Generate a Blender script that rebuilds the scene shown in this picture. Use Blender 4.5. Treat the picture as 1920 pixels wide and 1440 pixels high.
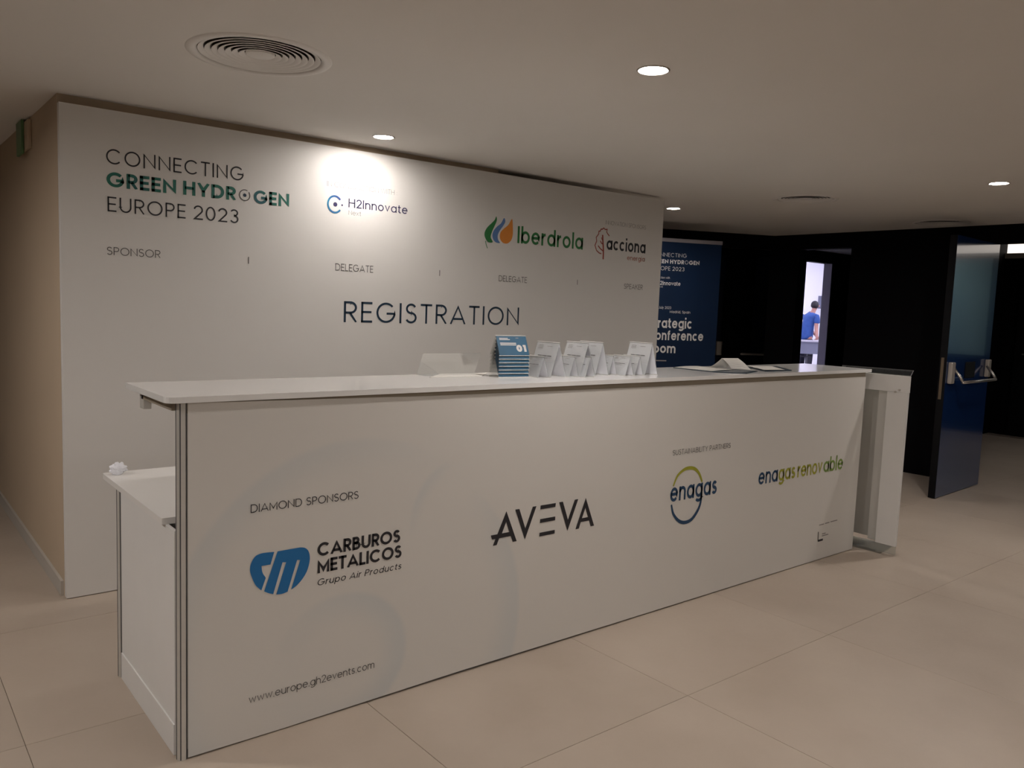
import bpy, math, random
from mathutils import Vector, Matrix, noise
from mathutils.geometry import tessellate_polygon

# ------------------------------------------------------------------ reset
for o in list(bpy.data.objects):
    bpy.data.objects.remove(o)
SC = bpy.context.scene
COL = SC.collection
PI = math.pi
rnd = random.Random(7)

# ------------------------------------------------------------------ camera
CAM = Vector((-0.74138, -2.38696, 1.40162))
cr = Vector((0.7754617, -0.63030274, 0.03711604))
cd = Vector((-0.03152903, -0.09736701, -0.99474901))
cf = Vector((0.63060691, 0.77021953, -0.09537722))
cam = bpy.data.cameras.new('camera')
cam.sensor_width = 36
cam.lens = 36 * 1508.63 / 1920
cam.clip_start = 0.05
camo = bpy.data.objects.new('camera', cam)
camo.matrix_world = Matrix((
    (cr.x, -cd.x, -cf.x, CAM.x), (cr.y, -cd.y, -cf.y, CAM.y),
    (cr.z, -cd.z, -cf.z, CAM.z), (0, 0, 0, 1)))
COL.objects.link(camo)
SC.camera = camo

# ------------------------------------------------------------------ world, exposure
w = bpy.data.worlds.new('world')
SC.world = w
w.use_nodes = True
w.node_tree.nodes['Background'].inputs[0].default_value = (0.8, 0.75, 0.7, 1)
w.node_tree.nodes['Background'].inputs[1].default_value = 0.0
SC.view_settings.view_transform = 'Standard'
SC.view_settings.look = 'None'
SC.view_settings.gamma = 1
SC.view_settings.use_curve_mapping = False
SC.view_settings.exposure = 0.02
LAMP = 635.0                      # radiance of a lit downlight lens
LAMP_COL = (1.0, 0.932, 0.882)
ROOM_E = 12.5                     # ceiling light panels in the far lit room

# ------------------------------------------------------------------ materials
def mat(name, col, rough=0.5, metal=0.0, spec=0.5, var=0.0, scale=4.0, bump=0.0,
        coat=0.0, emit=None, estr=0.0, col2=None):
    m = bpy.data.materials.new(name)
    m.use_nodes = True
    nt = m.node_tree
    b = nt.nodes['Principled BSDF']
    b.inputs['Base Color'].default_value = (*col, 1)
    b.inputs['Roughness'].default_value = rough
    b.inputs['Metallic'].default_value = metal
    b.inputs['Specular IOR Level'].default_value = spec
    b.inputs['Coat Weight'].default_value = coat
    b.inputs['Coat Roughness'].default_value = 0.03
    if emit:
        b.inputs['Emission Color'].default_value = (*emit, 1)
        b.inputs['Emission Strength'].default_value = estr
    if var or bump:
        tc = nt.nodes.new('ShaderNodeTexCoord')
        nz = nt.nodes.new('ShaderNodeTexNoise')
        nz.inputs['Scale'].default_value = scale
        nz.inputs['Detail'].default_value = 5
        nt.links.new(tc.outputs['Object'], nz.inputs['Vector'])
        if var:
            r = nt.nodes.new('ShaderNodeValToRGB')
            c2 = col2 or tuple(c * (1 - var) for c in col)
            r.color_ramp.elements[0].position = .3
            r.color_ramp.elements[1].position = .7
            r.color_ramp.elements[0].color = (*c2, 1)
            r.color_ramp.elements[1].color = (*col, 1)
            nt.links.new(nz.outputs['Fac'], r.inputs['Fac'])
            nt.links.new(r.outputs['Color'], b.inputs['Base Color'])
        if bump:
            bp = nt.nodes.new('ShaderNodeBump')
            bp.inputs['Strength'].default_value = bump
            bp.inputs['Distance'].default_value = 0.002
            nt.links.new(nz.outputs['Fac'], bp.inputs['Height'])
            nt.links.new(bp.outputs['Normal'], b.inputs['Normal'])
    return m

def clear_mat(name, tint=(0.95, 0.96, 0.95), base=0.06, haze=.05):
    m = bpy.data.materials.new(name)
    m.use_nodes = True
    nt = m.node_tree
    nt.nodes.remove(nt.nodes['Principled BSDF'])
    out = nt.nodes['Material Output']
    t = nt.nodes.new('ShaderNodeBsdfTransparent'); t.inputs[0].default_value = (*tint, 1)
    g = nt.nodes.new('ShaderNodeBsdfGlossy'); g.inputs['Roughness'].default_value = 0.06
    lw = nt.nodes.new('ShaderNodeLayerWeight'); lw.inputs[0].default_value = 0.35
    ma = nt.nodes.new('ShaderNodeMath'); ma.operation = 'MULTIPLY_ADD'
    ma.inputs[1].default_value = 0.30; ma.inputs[2].default_value = base
    mx = nt.nodes.new('ShaderNodeMixShader')
    nt.links.new(lw.outputs['Fresnel'], ma.inputs[0])
    nt.links.new(ma.outputs[0], mx.inputs[0])
    nt.links.new(t.outputs[0], mx.inputs[1])
    nt.links.new(g.outputs[0], mx.inputs[2])
    df = nt.nodes.new('ShaderNodeBsdfDiffuse'); df.inputs[0].default_value = (.85, .85, .85, 1)
    m2 = nt.nodes.new('ShaderNodeMixShader'); m2.inputs[0].default_value = haze
    nt.links.new(mx.outputs[0], m2.inputs[1]); nt.links.new(df.outputs[0], m2.inputs[2])
    nt.links.new(m2.outputs[0], out.inputs[0])
    return m

M = {}
M['panel'] = mat('matt_white_panel', (0.74, 0.72, 0.69), 0.55, var=0.02, scale=1.5)
M['wallbeige'] = mat('beige_wall_paint', (0.54, 0.43, 0.31), 0.7, var=0.05, scale=2, bump=.05)
M['walllobby'] = mat('lobby_wall_paint', (0.5, 0.46, 0.41), 0.7, var=0.04, scale=2)
M['ceiling'] = mat('ceiling_paint', (0.80, 0.77, 0.73), 0.8, var=0.03, scale=1.2, bump=.05)
M['dark'] = mat('dark_wall_paint', (0.0032, 0.0028, 0.0040), 0.7, spec=.08, var=0.2, scale=3)
M['grout'] = mat('floor_grout', (0.22, 0.175, 0.14), 0.9, var=.1, scale=20)
M['alu'] = mat('anodised_aluminium', (0.66, 0.64, 0.60), 0.45, metal=0.35, var=.05, scale=30)
M['alubeige'] = mat('beige_metal_rail', (0.36, 0.31, 0.24), 0.5, metal=0.2, var=.05, scale=20)
M['groove'] = mat('profile_groove', (0.09, 0.09, 0.095), 0.6, var=.1, scale=30)
M['top'] = mat('white_laminate_gloss', (0.84, 0.83, 0.81), 0.10, spec=0.42, var=.015, scale=2)
M['desk'] = mat('white_laminate', (0.80, 0.78, 0.75), 0.35, var=.015, scale=2)
M['white'] = mat('white_plastic', (0.78, 0.77, 0.75), 0.4, var=.02, scale=10)
M['paper'] = mat('white_paper', (0.90, 0.91, 0.96), 0.6, var=.02, scale=30)
M['sheetpaper'] = mat('plain_paper', (0.70, 0.68, 0.64), 0.7, var=.03, scale=20)
M['steel'] = mat('satin_steel', (0.62, 0.58, 0.54), 0.3, metal=0.9, var=.05, scale=20)
M['steelw'] = mat('satin_nickel_plate', (0.42, 0.38, 0.34), 0.45, metal=0.2, var=.05, scale=20)
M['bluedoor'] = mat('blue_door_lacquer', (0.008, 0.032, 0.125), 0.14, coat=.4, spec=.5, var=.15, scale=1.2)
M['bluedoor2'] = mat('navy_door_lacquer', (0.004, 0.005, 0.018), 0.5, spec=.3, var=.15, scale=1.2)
M['blackdoor'] = mat('black_door_edge', (0.003, 0.003, 0.004), 0.6, spec=.15, var=.1, scale=3)
M['brass'] = mat('tarnished_lock_plate', (0.16, 0.12, 0.08), 0.45, metal=.6, var=.1, scale=30)
M['ink'] = mat('black_vinyl', (0.018, 0.017, 0.022), 0.5, var=.05, scale=20)
M['inkgrey'] = mat('grey_vinyl', (0.10, 0.095, 0.09), 0.5, var=.05, scale=20)
M['inkfaint'] = mat('faint_grey_print', (0.27, 0.25, 0.24), 0.6, var=.05, scale=20)
M['navy'] = mat('navy_vinyl', (0.008, 0.030, 0.060), 0.5, var=.05, scale=20)
M['purplenavy'] = mat('indigo_vinyl', (0.035, 0.03, 0.10), 0.5, var=.05, scale=20)
M['ringblue'] = mat('ring_blue_print', (0.02, 0.25, 0.42), 0.5, var=.4, scale=8, col2=(0.03, 0.05, 0.25))
M['greenlet'] = mat('teal_green_vinyl', (0.015, 0.20, 0.11), 0.5, var=.5, scale=6, col2=(0.018, 0.10, 0.12))
M['ibgreen'] = mat('leaf_green_print', (0.02, 0.19, 0.045), 0.5, var=.05, scale=20)
M['ibblue'] = mat('steel_blue_print', (0.10, 0.21, 0.46), 0.5, var=.05, scale=20)
M['iborange'] = mat('orange_print', (0.72, 0.25, 0.03), 0.5, var=.05, scale=20)
M['red'] = mat('brick_red_print', (0.38, 0.055, 0.03), 0.5, var=.05, scale=20)
M['redfaint'] = mat('pale_red_print', (0.50, 0.20, 0.14), 0.5, var=.05, scale=20)
M['cmblue'] = mat('azure_print', (0.01, 0.16, 0.42), 0.5, var=.05, scale=20)
M['egreen'] = mat('olive_green_print', (0.36, 0.36, 0.03), 0.5, var=.05, scale=20)
M['egreen2'] = mat('mid_green_print', (0.20, 0.31, 0.06), 0.5, var=.05, scale=20)
M['enavy'] = mat('deep_blue_print', (0.012, 0.055, 0.13), 0.5, var=.05, scale=20)
M['whiteink'] = mat('white_print', (0.60, 0.58, 0.56), 0.5, var=.03, scale=20)
M['bluecard'] = mat('blue_card_print', (0.035, 0.115, 0.20), 0.35, var=.15, scale=12)
M['banner'] = mat('navy_banner_print', (0.0022, 0.0150, 0.048), 0.5, spec=.25, var=.35, scale=1.3)
M['bannerrail'] = mat('banner_rail_metal', (0.30, 0.28, 0.30), 0.4, metal=.4, var=.05, scale=20)
M['folder'] = mat('navy_folder_card', (0.01, 0.03, 0.05), 0.35, var=.1, scale=10)
M['clear'] = clear_mat('clear_acrylic', (0.99, 0.995, 0.99), 0.03, .04)
M['glassdark'] = clear_mat('clear_glass_top', (0.85, 0.88, 0.85), 0.10, .012)
M['glass'] = clear_mat('clear_glass_plate', (0.88, 0.90, 0.88), 0.08, .10)
M['lensbright'] = mat('lit_downlight_lens_brighter', (1, 1, 1), 0.5, emit=LAMP_COL, estr=LAMP * 1.7)
M['innershade'] = mat('light_shade_board', (0.62, 0.60, 0.56), 0.5, var=.03, scale=5)  # grey stands in for shade on the stand's recessed board
M['innershade_deep'] = mat('deep_shade_board', (0.50, 0.48, 0.44), 0.5, var=.03, scale=5)  # deeper recess shade put into the board colour
M['reflwall'] = mat('teal_reflector_paint', (0.48, 0.80, 0.82), 0.7, var=.1, scale=1)  # for the unseen wall that tints the blue door by reflection
M['lensdim'] = mat('lit_downlight_lens_dimmer', (1, 1, 1), 0.5, emit=LAMP_COL, estr=LAMP * .46)
M['lens'] = mat('lit_downlight_lens', (1, 1, 1), 0.5, emit=LAMP_COL, estr=LAMP)
M['cove'] = mat('lit_cove', (1, 1, 1), 0.5, emit=(1, .9, .8), estr=1.3)
M['vent'] = mat('vent_enamel', (0.80, 0.77, 0.73), 0.45, var=.03, scale=10)
M['ventdark'] = mat('duct_interior', (0.30, 0.24, 0.19), 0.8, var=.1, scale=10)
M['signgreen'] = mat('green_sign_face', (0.12, 0.24, 0.11), 0.4, var=.1, scale=10)
M['roomwhite'] = mat('white_room_paint', (0.80, 0.80, 0.84), 0.7, var=.02, scale=1)
M['roomfloor'] = mat('pale_room_floor', (0.62, 0.60, 0.66), 0.4, var=.04, scale=3)
M['roomlight'] = mat('lit_ceiling_panel', (1, 1, 1), 0.5, emit=(.84, .81, 1.0), estr=ROOM_E)
M['skin'] = mat('skin', (0.50, 0.25, 0.20), 0.55, var=.05, scale=20)
M['shirt'] = mat('blue_tshirt_cloth', (0.035, 0.10, 0.36), 0.8, var=.2, scale=15, bump=.3)
M['trousers'] = mat('dark_trouser_cloth', (0.010, 0.011, 0.03), 0.8, var=.2, scale=15)
M['hair'] = mat('dark_hair', (0.012, 0.010, 0.015), 0.6, var=.3, scale=60)
M['tablegrey'] = mat('grey_table_laminate', (0.20, 0.21, 0.27), 0.5, var=.04, scale=5)
M['blackplastic'] = mat('black_plastic', (0.012, 0.012, 0.02), 0.4, var=.1, scale=20)
M['jamb'] = mat('lavender_grey_jamb', (0.36, 0.34, 0.42), 0.5, var=.05, scale=5)
M['speakergrey'] = mat('grey_speaker_side', (0.16, 0.17, 0.24), 0.5, var=.1, scale=20)

# floor tile: beige porcelain with cloudy stains, a slightly different tone for every tile
def tile_mat():
    m = bpy.data.materials.new('beige_porcelain_tile'); m.use_nodes = True
    nt = m.node_tree; b = nt.nodes['Principled BSDF']
    ge = nt.nodes.new('ShaderNodeNewGeometry')
    nz = nt.nodes.new('ShaderNodeTexNoise'); nz.inputs['Scale'].default_value = 1.7; nz.inputs['Detail'].default_value = 4
    n2 = nt.nodes.new('ShaderNodeTexNoise'); n2.inputs['Scale'].default_value = 60; n2.inputs['Detail'].default_value = 3
    oi = nt.nodes.new('ShaderNodeObjectInfo')
    r = nt.nodes.new('ShaderNodeValToRGB')
    r.color_ramp.elements[0].position = .3; r.color_ramp.elements[0].color = (0.41, 0.338, 0.272, 1)
    r.color_ramp.elements[1].position = .72; r.color_ramp.elements[1].color = (0.48, 0.405, 0.333, 1)
    hs = nt.nodes.new('ShaderNodeHueSaturation')
    mr = nt.nodes.new('ShaderNodeMapRange'); mr.inputs[3].default_value = .96; mr.inputs[4].default_value = 1.03
    nt.links.new(ge.outputs['Position'], nz.inputs['Vector']); nt.links.new(ge.outputs['Position'], n2.inputs['Vector'])
    nt.links.new(nz.outputs['Fac'], r.inputs['Fac']); nt.links.new(r.outputs['Color'], hs.inputs['Color'])
    nt.links.new(oi.outputs['Random'], mr.inputs[0]); nt.links.new(mr.outputs[0], hs.inputs['Value'])
    nt.links.new(hs.outputs['Color'], b.inputs['Base Color'])
    m2 = nt.nodes.new('ShaderNodeMapRange'); m2.inputs[3].default_value = .38; m2.inputs[4].default_value = .52
    nt.links.new(n2.outputs['Fac'], m2.inputs[0]); nt.links.new(m2.outputs[0], b.inputs['Roughness'])
    b.inputs['Specular IOR Level'].default_value = .4
    return m
M['tile'] = tile_mat()

# counter graphic sheet: off-white print with very faint blue-grey ring motifs
def sheet_mat():
    m = bpy.data.materials.new('printed_graphic_sheet'); m.use_nodes = True
    nt = m.node_tree; b = nt.nodes['Principled BSDF']; L = nt.links
    b.inputs['Roughness'].default_value = .42
    tc = nt.nodes.new('ShaderNodeTexCoord')
    def vm(op, a, bb):
        n = nt.nodes.new('ShaderNodeVectorMath'); n.operation = op
        L.new(a, n.inputs[0]); n.inputs[1].default_value = bb; return n
    def mth(op, a, bb):
        n = nt.nodes.new('ShaderNodeMath'); n.operation = op
        L.new(a, n.inputs[0])
        if isinstance(bb, (int, float)): n.inputs[1].default_value = bb
        else: L.new(bb, n.inputs[1])
        return n.outputs[0]
    def mr(a, f0, f1, t0, t1):
        n = nt.nodes.new('ShaderNodeMapRange'); n.interpolation_type = 'SMOOTHSTEP'
        L.new(a, n.inputs[0])
        for i, v in enumerate((f0, f1, t0, t1)): n.inputs[i + 1].default_value = v
        return n.outputs[0]
    tot = None
    for (cx, cz, ax, az, r, th, dx, dz, lo, hi, amt) in (
            (.507, .18, 1, .92, .25, .13, 1, .1, -.35, .2, 1.0),
            (.56, .30, 1, 1, .635, .13, -1, .35, -.3, .5, .75),
            (.62, .20, 1, 1, .665, .17, 1, -.2, .25, .62, .9),
            (.95, .60, .8, 1, .22, .08, -.85, .75, .14, .27, .8)):
        p = vm('SUBTRACT', tc.outputs['Object'], (cx, 0, cz))
        p = vm('MULTIPLY', p.outputs[0], (1 / ax, 0, 1 / az))
        d = vm('LENGTH', p.outputs[0], (0, 0, 0)).outputs['Value']
        k = vm('DOT_PRODUCT', p.outputs[0], (dx, 0, dz)).outputs['Value']
        a = mr(d, r - th, r - .01, 0, 1)
        c = mr(d, r - .01, r + .02, 1, 0)
        v = mth('MULTIPLY', mth('MULTIPLY', mth('MULTIPLY', a, c), mr(k, lo, hi, 0, 1)), amt)
        tot = v if tot is None else mth('ADD', tot, v)
    mx = nt.nodes.new('ShaderNodeMix'); mx.data_type = 'RGBA'
    mx.inputs[6].default_value = (0.70, 0.675, 0.635, 1)
    mx.inputs[7].default_value = (0.57, 0.60, 0.605, 1)
    f = mth('MULTIPLY', tot, .6)
    L.new(f, mx.inputs[0]); L.new(mx.outputs[2], b.inputs['Base Color'])
    return m
M['sheet'] = sheet_mat()

# ------------------------------------------------------------------ mesh helpers
ORG = {}
def tag(o, label=None, cat=None, group=None, kind=None):
    if label: o['label'] = label
    if cat: o['category'] = cat
    if group: o['group'] = group
    if kind: o['kind'] = kind
    return o
def thing(name, label, cat, loc, group=None):
    o = bpy.data.objects.new(name, None); COL.objects.link(o)
    o.empty_display_size = .1
    o.location = loc; ORG[o.name] = Vector(loc)
    return tag(o, label, cat, group)
def org(o):
    return ORG.get(o.name, Vector((0, 0, 0))) if o else Vector((0, 0, 0))

class MB:
    def __init__(s): s.v = []; s.f = []
    def add(s, vs, fs):
        n = len(s.v); s.v += [Vector(p) for p in vs]; s.f += [[i + n for i in f] for f in fs]; return s
    def box(s, a, b):
        (x0, y0, z0), (x1, y1, z1) = a, b
        return s.add([(x0, y0, z0), (x1, y0, z0), (x1, y1, z0), (x0, y1, z0), (x0, y0, z1), (x1, y0, z1), (x1, y1, z1), (x0, y1, z1)],
                     [(0, 3, 2, 1), (4, 5, 6, 7), (0, 1, 5, 4), (1, 2, 6, 5), (2, 3, 7, 6), (3, 0, 4, 7)])
    def obox(s, c, ux, uy, uz):   # centre and three half vectors
        c, ux, uy, uz = map(Vector, (c, ux, uy, uz)); vs = []
        for k in (-1, 1):
            for i, j in ((-1, -1), (1, -1), (1, 1), (-1, 1)):
                vs.append(c + ux * i + uy * j + uz * k)
        return s.add(vs, [(0, 3, 2, 1), (4, 5, 6, 7), (0, 1, 5, 4), (1, 2, 6, 5), (2, 3, 7, 6), (3, 0, 4, 7)])
    def prism(s, poly, z0, z1):
        n = len(poly)
        vs = [(x, y, z0) for x, y in poly] + [(x, y, z1) for x, y in poly]
        tri = tessellate_polygon([[Vector((x, y, 0)) for x, y in poly]])
        fs = [tuple(t) for t in tri] + [tuple(i + n for i in t) for t in tri]
        fs += [(i, (i + 1) % n, (i + 1) % n + n, i + n) for i in range(n)]
        return s.add(vs, fs)
    def tube(s, pts, r, n=10, cap=True):
        pts = [Vector(p) for p in pts]; vs = []; fs = []
        rr = r if isinstance(r, (list, tuple)) else [r] * len(pts)
        for i, p in enumerate(pts):
            a = pts[max(i - 1, 0)]; b = pts[min(i + 1, len(pts) - 1)]
            t = (b - a).normalized(); u = t.cross(Vector((0, 0, 1)))
            if u.length < .1: u = t.cross(Vector((1, 0, 0)))
            u.normalize(); v = t.cross(u)
            for k in range(n):
                an = 2 * PI * k / n; vs.append(p + (u * math.cos(an) + v * math.sin(an)) * rr[i])
        for i in range(len(pts) - 1):
            for k in range(n):
                fs.append((i * n + k, i * n + (k + 1) % n, (i + 1) * n + (k + 1) % n, (i + 1) * n + k))
        if cap: fs += [tuple(range(n))[::-1], tuple((len(pts) - 1) * n + k for k in range(n))]
        return s.add(vs, fs)
    def lathe(s, prof, c, n=64, cap0=False, cap1=False):   # prof: (r, z)
        vs = []; fs = []
        for r, z in prof:
            for k in range(n):
                a = 2 * PI * k / n; vs.append((c[0] + r * math.cos(a), c[1] + r * math.sin(a), c[2] + z))
        for i in range(len(prof) - 1):
            for k in range(n):
                fs.append((i * n + k, i * n + (k + 1) % n, (i + 1) * n + (k + 1) % n, (i + 1) * n + k))
        if cap0: fs.append(tuple(range(n)))
        if cap1: fs.append(tuple((len(prof) - 1) * n + k for k in range(n)))
        return s.add(vs, fs)
    def flat(s, poly, fn):        # polygon in a plane given by fn(u, v) -> world
        tri = tessellate_polygon([[Vector((u, v, 0)) for u, v in poly]])
        return s.add([fn(u, v) for u, v in poly], [tuple(t) for t in tri])
    def build(s, name, m, parent=None, smooth=False, bevel=0.0, **kw):
        me = bpy.data.meshes.new(name); o0 = org(parent)
        me.from_pydata([tuple(p - o0) for p in s.v], [], s.f)
        if smooth:
            for p in me.polygons: p.use_smooth = True
        me.update()
        me.materials.append(M[m] if isinstance(m, str) else m)
        o = bpy.data.objects.new(name, me); COL.objects.link(o)
        if parent:
            o.parent = parent; ORG[o.name] = o0
        if bevel:
            b = o.modifiers.new('bevel', 'BEVEL'); b.width = bevel; b.segments = 2
        return tag(o, **kw)

def smooth_poly(pts, n=5):
    out = []; N = len(pts)
    for i in range(N):
        p0, p1, p2, p3 = (Vector(pts[(i + k - 1) % N]) for k in range(4))
        for j in range(n):
            t = j / n
            out.append(tuple(0.5 * ((2 * p1) + (-p0 + p2) * t + (2 * p0 - 5 * p1 + 4 * p2 - p3) * t * t + (-p0 + 3 * p1 - 3 * p2 + p3) * t ** 3)))
    return out
def smooth_line(pts, n=5):
    out = []
    P = [pts[0]] + list(pts) + [pts[-1]]
    for i in range(len(pts) - 1):
        p0, p1, p2, p3 = (Vector(P[i + k]) for k in range(4))
        for j in range(n):
            t = j / n
            out.append(tuple(0.5 * ((2 * p1) + (-p0 + p2) * t + (2 * p0 - 5 * p1 + 4 * p2 - p3) * t * t + (-p0 + 3 * p1 - 3 * p2 + p3) * t ** 3)))
    out.append(tuple(pts[-1])); return out

# ------------------------------------------------------------------ geometric sans lettering, drawn stroke by stroke
def arc(cx, cy, rx, ry, a0, a1, n=None):
    n = n or max(4, int(abs(a1 - a0) / 12))
    return [(cx + rx * math.cos(math.radians(a0 + (a1 - a0) * i / n)), cy + ry * math.sin(math.radians(a0 + (a1 - a0) * i / n))) for i in range(n + 1)]
def glyph(c, w):
    h = w / 2; T = 1 - h; B = h; X = .74; x = X - h; D = -.27
    def O(W): return [('c', arc(W / 2, .5, W / 2 - h, .5 - h, 90, 450, 36))]
    if c == ' ': return .40, []
    if c == '.': return w * 1.1, [[(h, 0), (h, w * 1.05)]]
    if c == ':': return w * 1.1, [[(h, .08), (h, .08 + w)], [(h, .55), (h, .55 + w)]]
    if c == '-': return .35, [[(0, .36), (.35, .36)]]
    if c == '|': return w, [[(h, 0), (h, 1)]]
    if c == ',': return w * 1.1, [[(h, w), (h * .4, -w * .9)]]
    if c == 'A': W = .90; return W, [[(h * .6, 0), (W / 2, T + h * .3), (W - h * .6, 0)], [(W * .21, .28), (W * .79, .28)]]
    if c == 'B':
        W = .66; y = .53
        return W, [[(h, 0), (h, 1)], [(h, B), (W * .5, B)] + arc(W * .5, (B + y) / 2, W * .5 - h, (y - B) / 2, -90, 90) + [(h, y)],
                   [(h, y), (W * .45, y)] + arc(W * .45, (T + y) / 2, W * .42 - h, (T - y) / 2, -90, 90) + [(h, T)]]
    if c == 'C': W = .95; return W, [arc(W * .53, .5, W * .53 - h, .5 - h, 42, 318, 30)]
    if c == 'D': W = .82; return W, [[(h, 0), (h, 1)], [(h, B), (W * .42, B)] + arc(W * .42, .5, W * .58 - h, .5 - h, -90, 90, 18) + [(h, T)]]
    if c == 'E': W = .56; return W, [[(h, 0), (h, 1)], [(0, B), (W, B)], [(0, .51), (W * .93, .51)], [(0, T), (W, T)]]
    if c == 'F': W = .54; return W, [[(h, 0), (h, 1)], [(0, .49), (W * .9, .49)], [(0, T), (W, T)]]
    if c == 'G': W = 1.0; return W, [arc(W * .5, .5, W * .5 - h, .5 - h, 42, 360, 32) + [(W - h, .46), (W * .53, .46)]]
    if c == 'H': W = .76; return W, [[(h, 0), (h, 1)], [(W - h, 0), (W - h, 1)], [(h, .52), (W - h, .52)]]
    if c == 'I': return w, [[(h, 0), (h, 1)]]
    if c == 'J': W = .5; return W, [[(W - h, 1), (W - h, .25)] + arc(W * .5, .25 + h * .2, W * .5 - h, .25 - h * .8, 0, -160)]
    if c == 'K': W = .70; return W, [[(h, 0), (h, 1)], [(W - h, 1), (h, .46)], [(.27, .62), (W - h * .7, 0)]]
    if c == 'L': W = .50; return W, [[(h, 0), (h, 1)], [(0, B), (W, B)]]
    if c == 'M': W = .92; return W, [[(h, 0), (h, T - h * .4), (W / 2, .22), (W - h, T - h * .4), (W - h, 0)]]
    if c == 'N': W = .80; return W, [[(h, 0), (h, T - h * .2), (W - h, h * 1.2), (W - h, 1)]]
    if c == 'O': return 1.02, O(1.02)
    if c == 'P': W = .62; return W, [[(h, 0), (h, 1)], [(h, T), (W * .5, T)] + arc(W * .5, (T + .46) / 2, W * .5 - h, (T - .46) / 2, 90, -90) + [(h, .46)]]
    if c == 'R': W = .64; return W, [[(h, 0), (h, 1)], [(h, T), (W * .5, T)] + arc(W * .5, (T + .46) / 2, W * .5 - h, (T - .46) / 2, 90, -90) + [(h, .46)], [(W * .46, .46), (W - h * .7, 0)]]
    if c == 'S':
        W = .62; m = .52; a = (T - m) / 2; b = (m - B) / 2
        return W, [arc(W / 2, m + a, W * .46 - h, a, 25, 180) + arc(W * .5, m + a, W * .46 - h, a, 180, 270)[1:] + arc(W / 2, B + b, W * .5 - h, b, 90, -155, 20)]
    if c == 'T': W = .64; return W, [[(W / 2, 0), (W / 2, 1)], [(0, T), (W, T)]]
    if c == 'U': W = .76; return W, [[(h, 1), (h, W * .5)] + arc(W / 2, W * .5, W / 2 - h, W * .5 - h, 180, 360, 16) + [(W - h, 1)]]
    if c == 'V': W = .84; return W, [[(h * .7, 1), (W / 2, h * .7), (W - h * .7, 1)]]
    if c == 'W': W = 1.2; return W, [[(h * .7, 1), (W * .27, h * .7), (W / 2, T), (W * .73, h * .7), (W - h * .7, 1)]]
    if c == 'Y': W = .76; return W, [[(h * .7, 1), (W / 2, .45), (W - h * .7, 1)], [(W / 2, .47), (W / 2, 0)]]
    # digits
    if c == '0': W = .66; return W, [('c', arc(W / 2, .5, W / 2 - h, .5 - h, 90, 450, 30))]
    if c == '1': W = .34; return W, [[(W - h, 0), (W - h, 1)], [(W - h, T), (0, T)]]
    if c == '2': W = .62; return W, [arc(W / 2, T - W / 2 + h, W / 2 - h, W / 2 - h, 170, -38, 16) + [(h * 1.4, B), (W, B)]]
    if c == '3':
        W = .60; m = .54
        return W, [arc(W / 2, (T + m) / 2, W * .46 - h, (T - m) / 2, 155, -90, 18) + arc(W / 2, (m + B) / 2, W * .5 - h, (m - B) / 2, 90, -155, 20)]
    # lower case
    W = .70; cx = W / 2; ry = X / 2 - h; cy = X / 2
    bowl = ('c', arc(cx, cy, cx - h, ry, 90, 450, 26))
    if c == 'o': return W, [bowl]
    if c == 'a': return W, [bowl, [(W - h, 0), (W - h, X)]]
    if c == 'b': return W, [bowl, [(h, 0), (h, 1.02)]]
    if c == 'd': return W, [bowl, [(W - h, 0), (W - h, 1.02)]]
    if c == 'p': return W, [bowl, [(h, D), (h, X)]]
    if c == 'q': return W, [bowl, [(W - h, D), (W - h, X)]]
    if c == 'g': return W, [bowl, [(W - h, X), (W - h, .0)] + arc(cx, 0, cx - h, .26 - h, 0, -150, 12)]
    if c == 'c': W = .64; return W, [arc(W * .53, cy, W * .53 - h, ry, 45, 315, 22)]
    if c == 'e': return W, [[(h, cy + .02), (W - h, cy + .02)] + arc(cx, cy, cx - h, ry, 2, 320, 26)]
    if c == 'f': W = .38; return W, [arc(W - .03, .80, W * .55, .2 - h, 95, 180, 8) + [(W * .42, .7), (W * .42, 0)], [(0, x), (W * .9, x)]]
    if c == 'h': W = .62; return W, [[(h, 0), (h, 1.02)], arc(W / 2, x - W / 2 + h, W / 2 - h, W / 2 - h, 180, 0, 12) + [(W - h, 0)]]
    if c == 'n': W = .62; return W, [[(h, 0), (h, X)], arc(W / 2, x - W / 2 + h, W / 2 - h, W / 2 - h, 180, 0, 12) + [(W - h, 0)]]
    if c == 'm':
        W = 1.02; q = W / 2
        return W, [[(h, 0), (h, X)]] + [arc(c0, x - q / 2 + h / 2, q / 2 - h / 2, q / 2 - h / 2, 180, 0, 10) + [(c0 + q / 2 - h / 2, 0)] for c0 in (h / 2 + q / 2, q * 1.5 - h / 2)]
    if c == 'r': W = .36; return W, [[(h, 0), (h, X)], arc(W, x - .26, W - h, .26, 180, 95, 8)]
    if c == 's':
        W = .50; m = cy; a = (x - m) / 2; b = (m - B) / 2
        return W, [arc(W / 2, m + a, W * .46 - h, a, 25, 180) + arc(W / 2, m + a, W * .46 - h, a, 180, 270)[1:] + arc(W / 2, B + b, W * .5 - h, b, 90, -155, 16)]
    if c == 't': W = .38; return W, [[(W * .4, .93), (W * .4, .2)] + arc(W * .4 + .15, .2, .15, .2 - h, 180, 270, 6) + [(W, h)], [(0, x), (W * .95, x)]]
    if c == 'u': W = .62; return W, [[(W - h, 0), (W - h, X)], [(h, X), (h, W / 2)] + arc(W / 2, W / 2, W / 2 - h, W / 2 - h, 180, 360, 12)]
    if c == 'v': W = .60; return W, [[(h * .7, X), (W / 2, h * .7), (W - h * .7, X)]]
    if c == 'w': W = .92; return W, [[(h * .7, X), (W * .27, h * .7), (W / 2, x), (W * .73, h * .7), (W - h * .7, X)]]
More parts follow.
